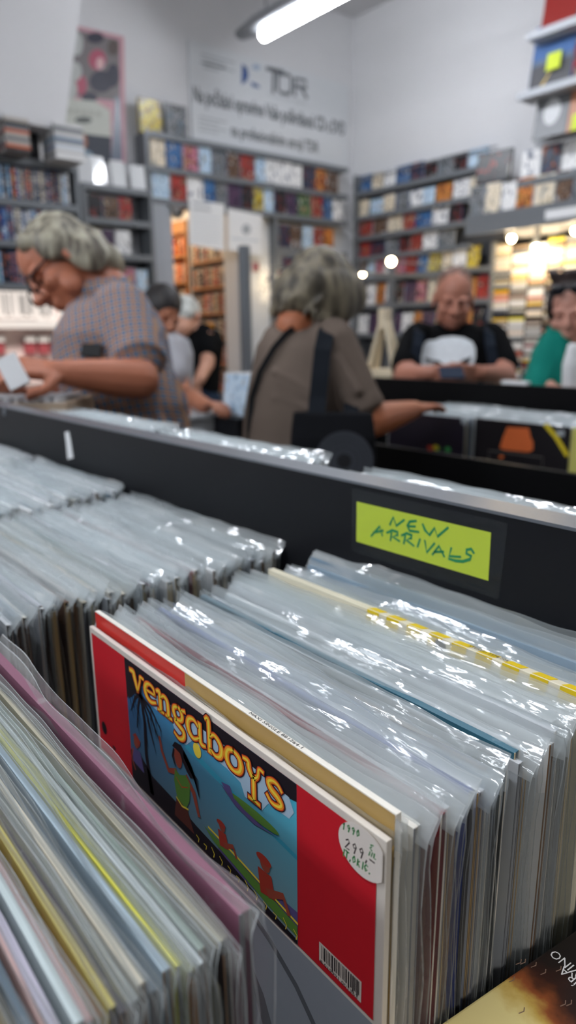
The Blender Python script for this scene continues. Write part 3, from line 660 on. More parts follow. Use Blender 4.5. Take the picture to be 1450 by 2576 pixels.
for s_, (x0, y0), (x1, y1) in (('VINO', (1466, 2445), (1397, 2389)), ('ÍRA', (1462, 2464), (1419, 2430))):
    p0, p1 = onZ(x0, y0, za + .0003), onZ(x1, y1, za + .0003); dx, dy = (x1 - x0), (y1 - y0)
    up_ = onZ(x0 + dy, y0 - dx, za + .0003) - p0; xdir = p1 - p0; up_ = up_ - xdir.normalized() * up_.dot(xdir.normalized())
    b.text(s_, p0, xdir, up_, .0062, 1, width=xdir.length)
rq = random.Random(4)
for i in range(9):
    x, y = rq.uniform(1270, 1440), rq.uniform(2410, 2560); p0 = onZ(x, y, za + .0002); b.ribbon([p0, p0 + V((.001, .003, 0)), p0 + V((.0, .005, 0))], .0005, (0, 0, 1), 2)
o = b.build('album', [M_ALB, M_WHITE, mat('scuff', '#8a7060', .6)], origin=(c0.x, c0.y, za)); tag(o, 'dark album with yellow glow and white lettering lying flat at the lower right', 'album')
b = MB(); M5 = Matrix(((nrm_.x, d.x, 0, o0.x), (nrm_.y, d.y, 0, o0.y), (0, 0, 1, 0), (0, 0, 0, 1)))
b.box(.004, .30, .01, .30, BZ, BZ + .01, 0, M5)
for a in ((.004, .014, .01, .30), (.29, .30, .01, .30), (.014, .29, .01, .02), (.014, .29, .29, .30)): b.box(a[0], a[1], a[2], a[3], BZ, za - .0062, 0, M5)
tag(b.build('crate', M_DARK), 'black crate carrying the dark album beside the record ends', 'crate')

# ------------------------------------------------------------------ the table across the aisle
TY = 2.15; TZ = -.1756
tb = thing('record_table', 'black record table across the aisle with a board along its back', 'record bin', (-1.4, 1.9, FLOOR_Z))
b = MB(); b.box(-2.08, -.25, TY, TY + .03, -1.0, TZ); b.build('back_board', M_BLACKT, tb)
b = MB(); b.box(-2.08, -.25, 1.55, TY, -.59, -.57); b.build('base_board', M_BLACKT, tb)
fz = onY(1183, 1146, 1.60).z
b = MB(); b.box(-2.08, -.25, 1.56, 1.58, -1.3, fz); b.build('front_board', M_BLACKT, tb)
for x in (-2.08, -.27): b = MB(); b.box(x, x + .02, 1.58, TY, -1.2, fz); b.build('end_board', M_BLACKT, tb)
for x in (-2.03, -.33):
    for y in (1.62, 2.08): b = MB(); b.box(x, x + .05, y, y + .05, FLOOR_Z, -.59); b.build('leg', M_BLACKT, tb)
rn = random.Random(31)
def face_cover(x0, y, z0, wd, hh, extra, mats, label, group=None):
    b = MB(); b.cbox(x0, x0 + wd, y, y + .006, z0, z0 + hh, .0008, 0); extra(b, x0, y - .0004, z0 + hh)
    o = b.build('record', mats); tag(o, label, 'record', group); return o
def px2(x, y, Y): return onY(x, y, Y)
CV = [mat('lp_black', '#191619', .45, spec=.3), mat('print_orange', '#d86a34', .5), mat('print_yellow2', '#d8c020', .5), mat('print_grey', '#7a7672', .5), mat('lp_sticker', '#9fa6aa', .5), mat('print_green2', '#3a8a4a', .5), mat('print_red2', '#b03a2a', .5)]
def right_lp(b, x0, y, zt):
    P = lambda pts, m, o=0: b.poly([onY(px, py, y - o) for px, py in pts][::-1], m)
    P([(1277, 1074), (1331, 1077), (1336, 1100), (1342, 1112), (1342, 1132), (1330, 1138), (1270, 1132), (1258, 1127), (1266, 1100)], 1)
    b.ribbon([onY(p, q, y - .0003) for p, q in ((1375, 1070), (1400, 1100), (1427, 1144))], .013, (0, -1, 0), 2)
    b.ribbon([onY(p, q, y - .0003) for p, q in ((1230, 1157), (1231, 1133), (1300, 1142), (1366, 1151), (1365, 1172))], .002, (0, -1, 0), 3)
    P([(1255, 1148), (1263, 1145), (1270, 1150), (1260, 1154)], 1); P([(1400, 1082), (1421, 1083), (1420, 1098), (1402, 1097)], 4, .0002)
LT = onY(1436, 1075, 1.838).z
pr = onY(1197, 1056, 1.838)
face_cover(pr.x, 1.838, LT - .315, .315, .315, right_lp, CV, 'black record sleeve with an orange print and yellow corner band facing the aisle', 'records facing the aisle')
def left_lp(b, x0, y, zt):
    for px_, py_, m in ((1083, 1127, 6), (1097, 1126, 2), (1101, 1128, 5), (1127, 1131, 5)):
        c = onY(px_, py_, y); b.poly([c + V((.012 * math.cos(t), 0, .009 * math.sin(t))) for t in [2 * math.pi * i / 10 for i in range(10)]], m)
    P = lambda pts, m: b.poly([onY(px, py, y) for px, py in pts][::-1], m)
    P([(1160, 1052), (1176, 1053), (1176, 1068), (1162, 1067)], 4)
pl = onY(1168, 1052, 1.80)
face_cover(pl.x - .315, 1.80, pl.z - .315, .315, .315, left_lp, [mat('lp_plum', '#1d1722', .35)] + CV[1:], 'dark sleeve with small coloured lights facing the aisle beside the orange-print sleeve', 'records facing the aisle')
face_cover(pr.x + .325, 1.83, LT - .315, .315, .315, lambda *a: None, [mat('lp_yellow', '#c6c06a', .4)], 'pale yellow sleeve at the right edge beside the orange-print sleeve', 'records facing the aisle')
for (x0, y0, nm, cnt) in ((pr.x, 1.851, 'behind the orange-print sleeve', 26), (pl.x - .322, 1.812, 'behind the dark sleeve with coloured lights', 29), (pr.x + .325, 1.845, 'behind the pale yellow sleeve', 26)):
    for i in range(cnt):
        c = rn.choice(PALE[:4]) if rn.random() < .8 else pick(rn)
        record(x0 + rn.uniform(-.006, .004), y0 + i * .0112, LT - .317, f'{CNAME[c]} record on the far table, {nth(i + 1)} {nm}', 'records on the far table', c, rn, sz=rn.uniform(.99, 1.01), card=CARDS[2], bag=(i % 2 == 0))

# ------------------------------------------------------------------ shelving
HUES = {'red': ['#8f2a2a', '#c8443a', '#e8d8c8'], 'blue': ['#2a4a8a', '#4a8ac8', '#d8e0e8'], 'white': ['#d8d8d8', '#f0f0f0', '#a8a8a8'], 'black': ['#141416', '#2a2a30', '#b8b0a8'], 'orange': ['#d86a30', '#e8a050', '#3a2a20'],
        'grey': ['#6a6e74', '#a0a4a8', '#d8d8d8'], 'yellow': ['#d8b020', '#e8dc60', '#40382a'], 'green': ['#3a6a44', '#7a9a60', '#d8dcc8'], 'brown': ['#4a3428', '#8a6a50', '#d0b8a0'], 'purple': ['#3a2a4a', '#6a4a6a', '#c8a8b8'],
        'navy': ['#1c2238', '#3a4a6a', '#c06a4a'], 'pink': ['#b84a6a', '#e0a0b0', '#402a34'], 'beige': ['#c8b898', '#e8dcc8', '#7a6a58'], 'pale blue': ['#8ab0d0', '#c8dcec', '#4a6a8a']}
def dk(c, f): q = [int(c[i:i + 2], 16) * f for i in (1, 3, 5)]; return '#%02x%02x%02x' % tuple(int(min(255, x)) for x in q)
ACC = ['#c8a080', '#d8d8dc', '#3a4a70', '#a03830', '#c89a40', '#7a8a98', '#d0c8c0']
COVM = {k: cover_mat('cover_' + k.replace(' ', '_'), ([dk(v[2], .95), dk(v[0], .25), dk(v[0], .85), dk(v[1], .95), dk(v[0], .5), ACC[i % 7], dk(v[0], .2)] if k not in ('white', 'pale blue', 'beige') else [dk(v[2], .5), v[0], v[1], v[1], v[0], ACC[i % 7], dk(v[2], .4)]), 3.6) for i, (k, v) in enumerate(HUES.items())}
SPM = {k: spine_mat('spine_' + k.replace(' ', '_'), [v[0], v[2], v[1]]) for k, v in HUES.items()}
def shell(name, wd, th, hh, c=.0015):
    b = MB(); b.cbox(-wd / 2, wd / 2, -th / 2, th / 2, 0, hh, c, 0)
    return b
def case_mesh(name, wd, th, hh):
    b = MB(); b.cbox(-wd / 2, wd / 2, -th / 2, th / 2, 0, hh, .0012, 1)
    b.box(-wd / 2 + .004, wd / 2 - .002, -th / 2 - .0004, th / 2 + .0004, .003, hh - .003, 0)     # printed paper front and back
    b.box(-wd / 2 - .0004, -wd / 2 + .003, -th / 2 + .002, th / 2 - .002, .003, hh - .003, 0)     # and spine
    return b.mesh(name, [M_WHITE, M_DARK])
DVD = case_mesh('dvd_case', .135, .014, .19); CDC = case_mesh('cd_case', .142, .011, .125); BOX = case_mesh('book', .13, .024, .2)
def put(me, name, loc, rz, m, edge, label, cat, group, sc=(1, 1, 1), rx=0, ry=0):
    o = bpy.data.objects.new(name, me); COL.objects.link(o); o.location = loc; o.rotation_euler = (rx, ry, rz); o.scale = sc
    for i, mm in enumerate((m, edge)): o.material_slots[i].link = 'OBJECT'; o.material_slots[i].material = mm
    return tag(o, label, cat, group)
EDGE = [M_DARK, mat('case_clear', '#b8bcc2', .25), mat('case_blue', '#3a5a8a', .3)]
rs = random.Random(17)
def row(kind, wall, f, a0, a1, z, where, group, hues, every=None, hmul=1.0, n0=1, skip=()):
    """covers facing out along a shelf; wall 'X' (shelf on the back wall, runs along Y) or 'Y' (right wall, runs along X)"""
    me, nm, wd, cat = {'dvd': (DVD, 'dvd_case', .135, 'dvd'), 'cd': (CDC, 'cd_case', .142, 'cd'), 'book': (BOX, 'book', .13, 'book')}[kind]
    p = a0; k = n0; last = None
    while True:
        sw = rs.uniform(.72, 1.05) * hmul; ww = wd * sw
        if p + ww > a1: break
        h = rs.choice([q for q in hues if q != last]); last = h; c = p + ww / 2
        loc = (f - .028 + rs.uniform(-.008, .004), c, z) if wall == 'X' else (c, f + .028 + rs.uniform(-.004, .008), z)
        if k not in skip:
            put(me, nm, loc, (math.pi / 2 if wall == 'X' else 0) + rs.uniform(-.05, .05), COVM[h], rs.choice(EDGE), f'{h} {cat} cover, {nth(k)} from the left {where}', cat, group, (sw, 1, hmul * rs.uniform(.95, 1.04)), rx=-.08 if wall == 'Y' else 0, ry=-.08 * 0)
        p += ww + rs.uniform(.001, .006) if every is None else every; k += 1
def spines(kind, wall, f, a0, a1, z, where, group, hues, hh=.19, th=(.013, .02), tilt=0):
    me, nm, cat, W0, T0, H0 = {'dvd': (DVD, 'dvd_case', 'dvd', .135, .014, .19), 'book': (BOX, 'book', 'book', .13, .024, .2)}[kind]
    p = a0; k = 1
    while True:
        t = rs.uniform(*th)
        if p + t > a1: break
        h = rs.choice(hues); c = p + t / 2; s = hh / H0 * rs.uniform(.95, 1.03)
        # spine (-x side) turned outwards
        if wall == 'X': loc = (f - .075 + rs.uniform(-.01, .01), c, z); rz = math.pi
        else: loc = (c, f + .075 + rs.uniform(-.01, .01), z); rz = math.pi / 2
        put(me, nm, loc, rz, SPM[h], SPM[h] if kind == 'book' else rs.choice(EDGE), f'{h} {cat} spine, {nth(k)} from the left {where}', cat, group, (1, t / T0 * .94, s), rx=tilt)
        p += t + rs.uniform(0, .002); k += 1
def boards(o, wall, f, a0, a1, zs, depth=.14, th=.022, name='shelf', lip=.0):
    for z in zs:
        b = MB()
        if wall == 'X': b.box(f - depth, f, a0, a1, z - th, z); b.box(f - .004, f + .003, a0, a1, z - th - .004, z + .012)
        else: b.box(a0, a1, f, f + depth, z - th, z); b.box(a0, a1, f - .003, f + .004, z - th - .004, z + .012)
        b.build(name, M_GREY, o)
def side(o, wall, f, a, z0, z1, depth=.14, th=.025):
    b = MB()
    if wall == 'X': b.box(f - depth, f + .004, a, a + th, z0, z1)
    else: b.box(a, a + th, f - .004, f + depth, z0, z1)
    b.build('side_panel', M_GREY, o)

ALLH = list(HUES)
# over-door shelf on the back wall below the banner
o = thing('wall_shelf', 'grey two-tier wall shelf of dvd covers under the white banner', 'shelf', (XF - .07, 3.5, .9))
S1Y0, S1Y1 = 2.60, 4.50
z2 = onX(382, 419, XF).z; z3 = onX(382, 501, XF).z; z1 = onX(382, 334, XF).z
boards(o, 'X', XF, S1Y0, S1Y1, (z1, z2, z3)); side(o, 'X', XF, S1Y0 - .02, z3 - .03, z1 + .0)
b = MB(); b.box(XB + .001, XB + .008, S1Y0, S1Y1, z3, z1 - .022); b.build('back_panel', M_BACK, o)
row('dvd', 'X', XF, S1Y0 + .03, S1Y1 - .03, z2, 'on the upper tier under the banner', 'covers on the shelf under the banner', ALLH, skip=(9, 10))
for yy, h in ((3.70, 'white'), (3.84, 'white')):
    put(DVD, 'dvd_case', (XF - .028, yy, z2), math.pi / 2, COVM[h], M_WHITE, f'{"left" if yy < 3.8 else "right"} of two plain white dvd covers on the upper tier under the banner', 'dvd', 'covers on the shelf under the banner')
row('dvd', 'X', XF, S1Y0 + .03, S1Y1 - .03, z3, 'on the lower tier under the banner', 'covers on the shelf under the banner', ALLH)
for (x, h, l) in ((388, 'yellow', 'yellow and black book standing on top of the shelf under the banner'), (452, 'grey', 'grey figure book standing on the shelf top left of the banner')):
    q = onX(x, 330, XF); put(BOX, 'book', (XF - .05, q.y, z1), math.pi / 2, COVM[h], M_DARK, l, 'book', None, (1.35, 1, 1.1))
# lower shelf right of the passage
o = thing('wall_shelf', 'grey shelf section in the corner under the two-tier shelf', 'shelf', (XF - .07, 4.1, FLOOR_Z))
q = onX(705, 625, XF); ys0 = q.y - .02; zl = q.z
boards(o, 'X', XF, ys0, 4.50, (zl, zl - .36, zl - .6, zl - .84, zl - 1.1)); side(o, 'X', XF, ys0 - .03, FLOOR_Z, z3 - .03)
b = MB(); b.box(XF - .02, XF, ys0, 4.5, zl - .155, zl - .03); b.build('header_panel', M_GREY, o)
b = MB(); b.box(XF + .0005, XF + .003, ys0 + .04, ys0 + .24, zl - .15, zl - .06); o2 = b.build('picture_card', COVM['navy']); tag(o2, 'small dark group picture stuck on the grey shelf header', 'picture')
row('dvd', 'X', XF, ys0 + .03, 4.46, zl, 'on the corner shelf', 'covers on the corner shelf', ['pale blue', 'black', 'brown', 'red', 'navy', 'orange'])
row('dvd', 'X', XF, ys0 + .03, 4.46, zl - .36, 'on the corner shelf below its header', 'covers on the corner shelf', ['red', 'pink', 'white', 'black'])
row('dvd', 'X', XF, ys0 + .03, 4.46, zl - .6, 'on the lowest seen tier of the corner shelf', 'covers on the corner shelf', ALLH)

# right wall
def zY(y, x=880): return onY(x, y, YF).z
R1X0, R1X1 = -4.62, -3.22
o = thing('wall_shelf', 'grey tiered wall shelf running from the corner along the right wall', 'shelf', (-3.9, YF + .07, FLOOR_Z))
RZ = [zY(493), zY(553), zY(603), zY(654), zY(705), zY(772), zY(842)]
ends = [-3.22, -3.30, -3.42, -3.42, -3.22, -3.20, -3.2]
for z, e in zip(RZ, ends): boards(o, 'Y', YF, R1X0, e, (z,))
side(o, 'Y', YF, R1X0 - .02, FLOOR_Z, RZ[0] + .15); side(o, 'Y', YF, -3.22, FLOOR_Z, RZ[3]); side(o, 'Y', YF, -4.22, FLOOR_Z, RZ[3], th=.06)
b = MB(); b.box(R1X0, -3.2, YR - .012, YR - .002, FLOOR_Z, RZ[0]); b.build('back_panel', M_BACK, o)
q = onY(1240, 395, YF); b = MB(); b.cyl((-4.6, YF, RZ[0] + .11), (-3.22, YF, RZ[0] + .11), .006, n=8); b.build('rail', M_GREY, o)
NM = ['on the top tier of the right wall', 'on the 2nd tier of the right wall', 'on the 3rd tier of the right wall', 'on the 4th tier of the right wall', 'on the 5th tier of the right wall', 'on the 6th tier of the right wall', 'on the 7th tier of the right wall']
HR = [['white', 'grey', 'brown', 'black', 'blue', 'pale blue', 'beige', 'navy', 'white'], ['white', 'grey', 'orange', 'pale blue', 'beige', 'white', 'green'], ['black', 'red', 'blue', 'beige', 'white', 'brown', 'navy'], ['white', 'black', 'navy', 'grey', 'red', 'white'], ALLH + ['white', 'white'], ALLH + ['white', 'grey', 'white'], ALLH + ['grey', 'white']]
for i, z in enumerate(RZ):
    row('cd' if i < 4 else 'dvd', 'Y', YF, R1X0 + .02, ends[i] - .02, z, NM[i], 'covers on the right wall shelf', HR[i], hmul=1.14 if i < 4 else .94)
for x, l, h in ((1225, 'black dvd box leaning at the end of the second right wall tier', 'black'), (1262, 'black box with grey print past the end of the second right wall tier', 'black')):
    q = onY(x, 475, 4.42); put(BOX, 'book', (q.x, 4.40, RZ[1] + .04), .1, COVM[h], M_DARK, l, 'book', None, (1.1, 1, 1.0), rx=-.15)

# overhanging display on the right wall
OY = 4.26
o = thing('display_rack', 'grey overhanging display rack of covers above the lit alcove', 'display rack', (-2.8, OY + .1, .6))
za0 = onY(1200, 545, OY).z; zb0 = onY(1300, 460, OY).z
xa = onY(1172, 560, OY).x; xr = -1.9
boards(o, 'Y', OY, xa, xr, (za0,), depth=.40); boards(o, 'Y', OY + .03, onY(1295, 460, OY).x, xr, (zb0,), depth=.2)
b = MB(); b.box(xa, xr, OY + .05, OY + .08, za0, zb0 - .022); b.build('back_panel', M_GREYL, o)
b = MB(); b.box(onY(1295, 460, OY).x, xr, OY + .08, OY + .10, zb0, zb0 + .2); b.build('upper_back_panel', M_GREYL, o)
zf = onY(1200, 590, OY).z
b = MB(); b.box(xa, xr, OY + .0, OY + .02, zf, za0 - .022); b.build('fascia', M_GREY, o)
b = MB(); b.box(onY(1372, 560, OY).x, xr, OY - .004, OY, za0 - .085, za0 - .03); b.build('sign_strip', M_WHITE, o)
hh = ['beige', 'orange', 'brown', 'beige', 'white', 'grey', 'blue', 'white', 'brown', 'navy']
row('dvd', 'Y', OY, xa + .01, xr - .1, za0, 'on the lower ledge above the alcove', 'covers above the lit alcove', ['grey', 'orange', 'brown', 'beige', 'white'], hmul=1.05)
row('dvd', 'Y', OY + .03, onY(1297, 460, OY).x, xr - .1, zb0, 'on the upper ledge above the alcove', 'covers above the lit alcove', ['brown', 'green', 'white', 'grey', 'navy'], hmul=1.05)
# big covers on the slanted ledges above
UY = 4.16
o = thing('display_rack', 'grey slanted ledges carrying large covers at the upper right', 'display rack', (-2.6, UY + .1, 1.1))
def ledge(x0, y0, x1):
    q = onY(x0, y0, UY); e = onY(x1, y0, UY)
    b = MB(); b.box(q.x, -1.95, UY - .05, UY + .12, q.z - .02, q.z); b.box(q.x, -1.95, UY - .054, UY - .046, q.z - .024, q.z + .016); b.build('ledge', M_GREYL, o); return q
l1 = ledge(1338, 98, 1450); l2 = ledge(1312, 247, 1450); 
b = MB(); b.box(l2.x + .04, -1.95, UY + .12, UY + .14, zb0 + .2, ZC); b.build('back_panel', M_GREYL, o)
def big(x0, x1, yb, z, hh, cols, label, art=None, lean=-.16):
    q0, q1 = onY(x0, yb, UY), onY(x1, yb, UY); b = MB(); wd = q1.x - q0.x
    b.cbox(-wd / 2, wd / 2, 0, .012, 0, hh, .001, 0)
    if art: art(b, wd, hh)
    o_ = b.build('large_cover', cols, origin=(0, 0, 0)); o_.location = ((q0.x + q1.x) / 2, UY + .03, z); o_.rotation_euler = (lean, 0, 0)
    tag(o_, label, 'book'); return o_
RED = mat('cover_brickred', '#8a2622', .4); 
def a_red(b, w_, h_): b.text('redemption', V((-w_ / 2 + .02, -.0006, h_ * .55)), (1, 0, 0), (0, 0, 1), .035, 1, width=w_ * .85); b.box(-.03, .06, -.0006, 0, h_ * .8, h_ * .92, 2)
big(1352, 1437, 80, l1.z, .42, [RED, M_WHITE, mat('gold_print', '#d8a838', .5)], 'tall red book with white title on the topmost ledge at the upper right', a_red)
def a_road(b, w_, h_):
    b.box(-w_ / 2 + .004, w_ / 2 - .004, -.0006, 0, .004, h_ * .42, 1); b.poly([V((-w_ * .3, -.0008, .01)), V((-w_ * .22, -.0008, .01)), V((w_ * .12, -.0008, h_ * .42)), V((w_ * .1, -.0008, h_ * .42))], 2)
    b.box(-w_ / 2 + .004, w_ / 2 - .004, -.0006, 0, h_ * .42, h_ * .5, 3)
big(1320, 1424, 235, l2.z, .40, [mat('road_sky', '#4a6a9c', .35), mat('road_tarmac', '#4c4c50', .5), mat('road_line', '#c8a850', .5), mat('road_hill', '#5a6a80', .5)], 'large blue and grey road picture with a yellow note, second ledge at the upper right', a_road)
b = MB(); b.box(0, .09, -.002, 0, 0, .095); b_ = b.build('sticky_note', mat('sticky_yellow', '#ccdc3c', .6), origin=(0, 0, 0)); q = onY(1368, 178, UY); b_.location = (q.x + .0, UY + .022, q.z); b_.rotation_euler = (-.16, 0, 0)
tag(b_, 'yellow sticky note on the large road picture', 'note')
big(1428, 1500, 215, l2.z, .40, [COVM['red']], 'large dark red cover right of the road picture')
def a_bw(b, w_, h_):
    b.ell((.0, -.0002, h_ * .38), w_ * .26, .001, h_ * .2, m=1); b.ell((-.02, -.0002, h_ * .72), w_ * .16, .001, h_ * .13, m=1); b.box(.02, .14, -.001, 0, h_ * .72, h_ * .9, 2)
big(1330, 1412, 380, zb0 + .21, .38, [mat('bw_print', '#6a6c70', .35), mat('bw_light', '#c4c6c8', .4), M_WHITE], 'large black and white picture with a white tag below the road picture', a_bw)
big(1414, 1500, 375, zb0 + .21, .38, [mat('skin_print', '#b07a5c', .35)], 'large tan cover right of the black and white picture')
b = MB(); b.box(0, .06, -.002, 0, 0, .09); b_ = b.build('sticky_note', mat('sticky_yellow', '#ccdc3c', .6), origin=(0, 0, 0)); q = onY(1436, 330, UY); b_.location = (q.x, UY + .0, q.z); b_.rotation_euler = (-.16, 0, 0)
tag(b_, 'yellow sticky note on the large tan cover', 'note')

# lit alcove: stacks of cds, spines out
AYF = YF + .02
cdl = CDC
edges_px = (1240, 1284, 1328, 1372, 1416, 1462)
rack = thing('cd_rack', 'dark rack of cd stacks in the warmly lit alcove', 'rack', (-2.8, AYF + .07, FLOOR_Z))
for x in edges_px:
    q = onY(x, 700, AYF); b = MB(); b.box(q.x - .004, q.x + .004, AYF + .004, AYF + .13, FLOOR_Z, zf - .01); b.build('divider', M_DARK, rack)
q0, q1 = onY(edges_px[0], 700, AYF), onY(edges_px[-1], 700, AYF)
b = MB(); b.box(q0.x - .004, q1.x + .004, YR - .012, YR - .002, FLOOR_Z, zf); b.build('back_panel', M_DARK, rack)
names_c = ['left-hand', 'second', 'middle', 'fourth', 'right-hand']
WARMH = ['beige', 'white', 'beige', 'brown', 'yellow', 'red', 'white', 'grey', 'grey', 'black', 'navy', 'black', 'white', 'beige', 'brown']
for ci in range(5):
    a_, c_ = onY(edges_px[ci], 700, AYF), onY(edges_px[ci + 1], 700, AYF); wd = c_.x - a_.x - .012
    ztop = zf - .03 - rs.uniform(0, .03); z = -.36; zs_ = []
    b = MB(); b.box(a_.x + .004, c_.x - .004, AYF + .01, AYF + .13, z - .012, z); b.build('shelf', M_DARK, rack)
    k = 0; tk = .0185
    while z + tk < ztop:
        h = rs.choice(WARMH)
        zs_.append((z, h)); z += tk + (.004 if rs.random() < .06 else .0006)
    for j, (zz, h) in enumerate(zs_):
        oo = bpy.data.objects.new('cd_case', CDC); COL.objects.link(oo); oo.scale = (wd / .142, tk / .011 * .97, 1)
        # lay the case flat with its long printed edge outwards
        oo.rotation_euler = (math.radians(90), 0, 0); oo.location = ((a_.x + c_.x) / 2 + rs.uniform(-.003, .003), AYF + .125 + rs.uniform(0, .004), zz + tk / 2)
        for i_, mm in enumerate((SPM[h], SPM[h])): oo.material_slots[i_].link = 'OBJECT'; oo.material_slots[i_].material = mm
        tag(oo, f'{h} cd spine, {nth(len(zs_) - j)} from the top of the {names_c[ci]} alcove stack', 'cd', 'stacked cds in the lit alcove')
M_BULB = emit('warm_bulb', '#ffe2b0', 40)
for i, (x, y) in enumerate(((1288, 600), (1350, 622), (1449, 580))):
    q = onY(x, y, OY + (.16 if i != 1 else .22)); o = thing('spot_lamp', f'warm spot lamp under the rack, {("left of the three", "middle of the three", "at the right edge")[i]}', 'lamp', q, 'warm spots in the alcove')
    b = MB(); b.ell(q, .024, .024, .024); b.build('bulb', M_BULB, o, True)
    b = MB(); b.cyl(q + V((0, 0, .015)), (q.x, q.y, za0 - .022), .016, .022); b.build('socket', M_GREY, o)
    ld = bpy.data.lights.new('spot_glow', 'POINT'); ld.energy = 3.0; ld.color = (1, .78, .5); ld.shadow_soft_size = .03
    lo = bpy.data.objects.new('spot_glow', ld); COL.objects.link(lo); lo.location = q + V((0, -.04, -.05))
# glowing balls standing in for warm bulbs reflected in display glass
for (x, y, d_, l) in ((708, 711, 4.3, 'glowing ball standing in for a bulb reflection beside the corner shelf upright'), (985, 658, 4.6, 'glowing ball standing in for a bulb reflection on the grey post of the right wall'), (913, 690, 4.8, 'small dim ball standing in for a bulb reflection left of the grey post'), (862, 682, 4.6, 'small dim ball for a bulb reflection right above the woman with grey hair')):
    q = at(x, y, d_) if x != 708 else onX(x, y, XF + .07); o = thing('bulb_reflection', l, 'lamp', q); s_ = .026 if 'dim' not in l else .016
    b = MB(); b.ell(q, s_, s_, s_); b.build('bulb', M_BULB, o, True)
    tgt = V((XF - .06, q.y, q.z)) if x == 708 else V((q.x, YF + .06, q.z)); b = MB(); b.cyl(q, tgt, .006, n=8); b.build('arm', M_GREY, o)

# ------------------------------------------------------------------ left units
LX = -4.40
o = thing('shelf_unit', 'grey shelf unit of dvd spines at the left edge', 'shelf', (LX - .07, 1.5, .3))
LY1 = onX(200, 500, LX).y; LY0 = .75
zz = [onX(0, 394, LX).z, onX(0, 502, LX).z, onX(0, 607, LX).z, onX(0, 716, LX).z]
boards(o, 'X', LX, LY0, LY1, zz, depth=.17); side(o, 'X', LX, LY1 - .02, zz[-1] - .03, zz[0] + .0, depth=.17)
b = MB(); b.box(LX - .18, LX - .172, LY0, LY1, zz[-1] - .02, zz[0]); b.build('back_panel', M_GREY, o)
b = MB(); b.box(XB + .001, LX - .18, 1.0, 1.04, zz[-1], zz[-1] + .05); b.build('bracket', M_GREY, o)
LH = [['blue', 'navy', 'black', 'beige', 'orange', 'pale blue', 'grey', 'navy', 'black'], ['blue', 'navy', 'white', 'beige', 'pale blue', 'navy', 'grey'], ['navy', 'grey', 'pale blue', 'beige', 'green', 'navy']]
for i, nm in enumerate(('on the upper tier of the left unit', 'on the middle tier of the left unit', 'on the lower tier of the left unit')):
    spines('dvd', 'X', LX, 1.24, LY1 - .03, zz[i + 1], nm, 'dvd spines in the left unit', LH[i], th=(.016, .026))
# things on top of the left unit
def onTop(x): return onX(x, 390, LX).y
st_y = onTop(30)
for i in range(10):
    h = ['black', 'navy', 'black', 'grey', 'black', 'navy', 'grey', 'black', 'black', 'grey'][i]
    oo = put(DVD, 'dvd_case', (LX - .02, st_y - .02, zz[0] + .0085 + i * .019), math.pi / 2, SPM[h], SPM[h], f'{h} dvd lying flat, {nth(10 - i)} from the top of the stack at the left edge', 'dvd', 'flat dvd stack at the left edge', (1.0, 1.3, 1)); oo.rotation_euler = (math.radians(90), 0, math.pi / 2)
sp_y = onTop(78); b = MB(); b.cbox(LX - .16, LX - .01, sp_y - .06, sp_y + .06, zz[0], zz[0] + .20, .006, 0); b.box(LX - .011, LX - .007, sp_y - .045, sp_y + .045, zz[0] + .02, zz[0] + .18, 1)
b.cyl((LX - .008, sp_y, zz[0] + .08), (LX - .004, sp_y, zz[0] + .08), .035, n=20, m=0); tag(b.build('speaker', [mat('speaker_grey', '#3a3a3c', .5), M_DARK]), 'small black box speaker on top of the left shelf unit', 'speaker')
st_y = onTop(148)
for i in range(10):
    h = ['white', 'grey', 'white', 'blue', 'white', 'pale blue', 'white', 'white', 'grey', 'white'][i]
    oo = put(DVD, 'dvd_case', (LX - .02, st_y, zz[0] + .0085 + i * .019), math.pi / 2, SPM[h], SPM[h], f'{h} dvd lying flat, {nth(10 - i)} from the top of the stack beside the box speaker', 'dvd', 'flat dvd stack beside the speaker', (1.3, 1.3, 1)); oo.rotation_euler = (math.radians(90), 0, math.pi / 2)
# second unit
UX = -4.60
o = thing('shelf_unit', 'grey shelf unit between the left unit and the grey door jamb', 'shelf', (UX - .07, 2.2, FLOOR_Z))
UY0, UY1 = onX(206, 500, UX).y, onX(383, 500, UX).y
zu = [onX(205, 462, UX).z, onX(212, 548, UX).z, onX(245, 639, UX).z, onX(245, 735, UX).z, onX(245, 735, UX).z - .25]
boards(o, 'X', UX, UY0, UY1, zu, depth=.19); side(o, 'X', UX, UY1 - .025, FLOOR_Z, zu[0], depth=.19); side(o, 'X', UX, UY0, FLOOR_Z, zu[0], depth=.19)
for i, (nm, hu) in enumerate((('on the upper tier beside the door jamb', ['white', 'grey', 'pink', 'beige', 'black', 'red', 'red', 'brown']), ('on the middle tier beside the door jamb', ['blue', 'beige', 'black', 'red', 'white', 'navy', 'purple']), ('on the lower tier beside the door jamb', ['orange', 'brown', 'white', 'pink', 'black', 'pale blue']))):
    row('dvd', 'X', UX, UY0 + .04, UY0 + .46, zu[i + 1], nm, 'dvds beside the door jamb', hu, hmul=.85)
    spines('dvd', 'X', UX, UY0 + .47, UY1 - .03, zu[i + 1], nm + ' in its right part', 'dvds beside the door jamb', hu, hh=.17, th=(.018, .03))
M_FOIL = mat('shiny_wrap_glare', '#f4f7fa', .12, spec=.9, coat=1.0)  # white also stands for tube reflections, put into the base colour
for i, (x, hh_) in enumerate(((228, 1.0), (262, 1.05), (310, 1.0), (358, .95))):
    q = onX(x, 465, UX); put(DVD, 'dvd_case', (UX - .05, q.y, zu[0]), math.pi / 2 + (-.25, .1, -.1, -.3)[i], M_FOIL, M_FOIL, f'shiny plastic-wrapped white case on top of the second unit, {("first", "second", "third", "last")[i]} from the left', 'case', 'shiny cases on the second unit', (.74, 1.2, hh_), rx=-.22)
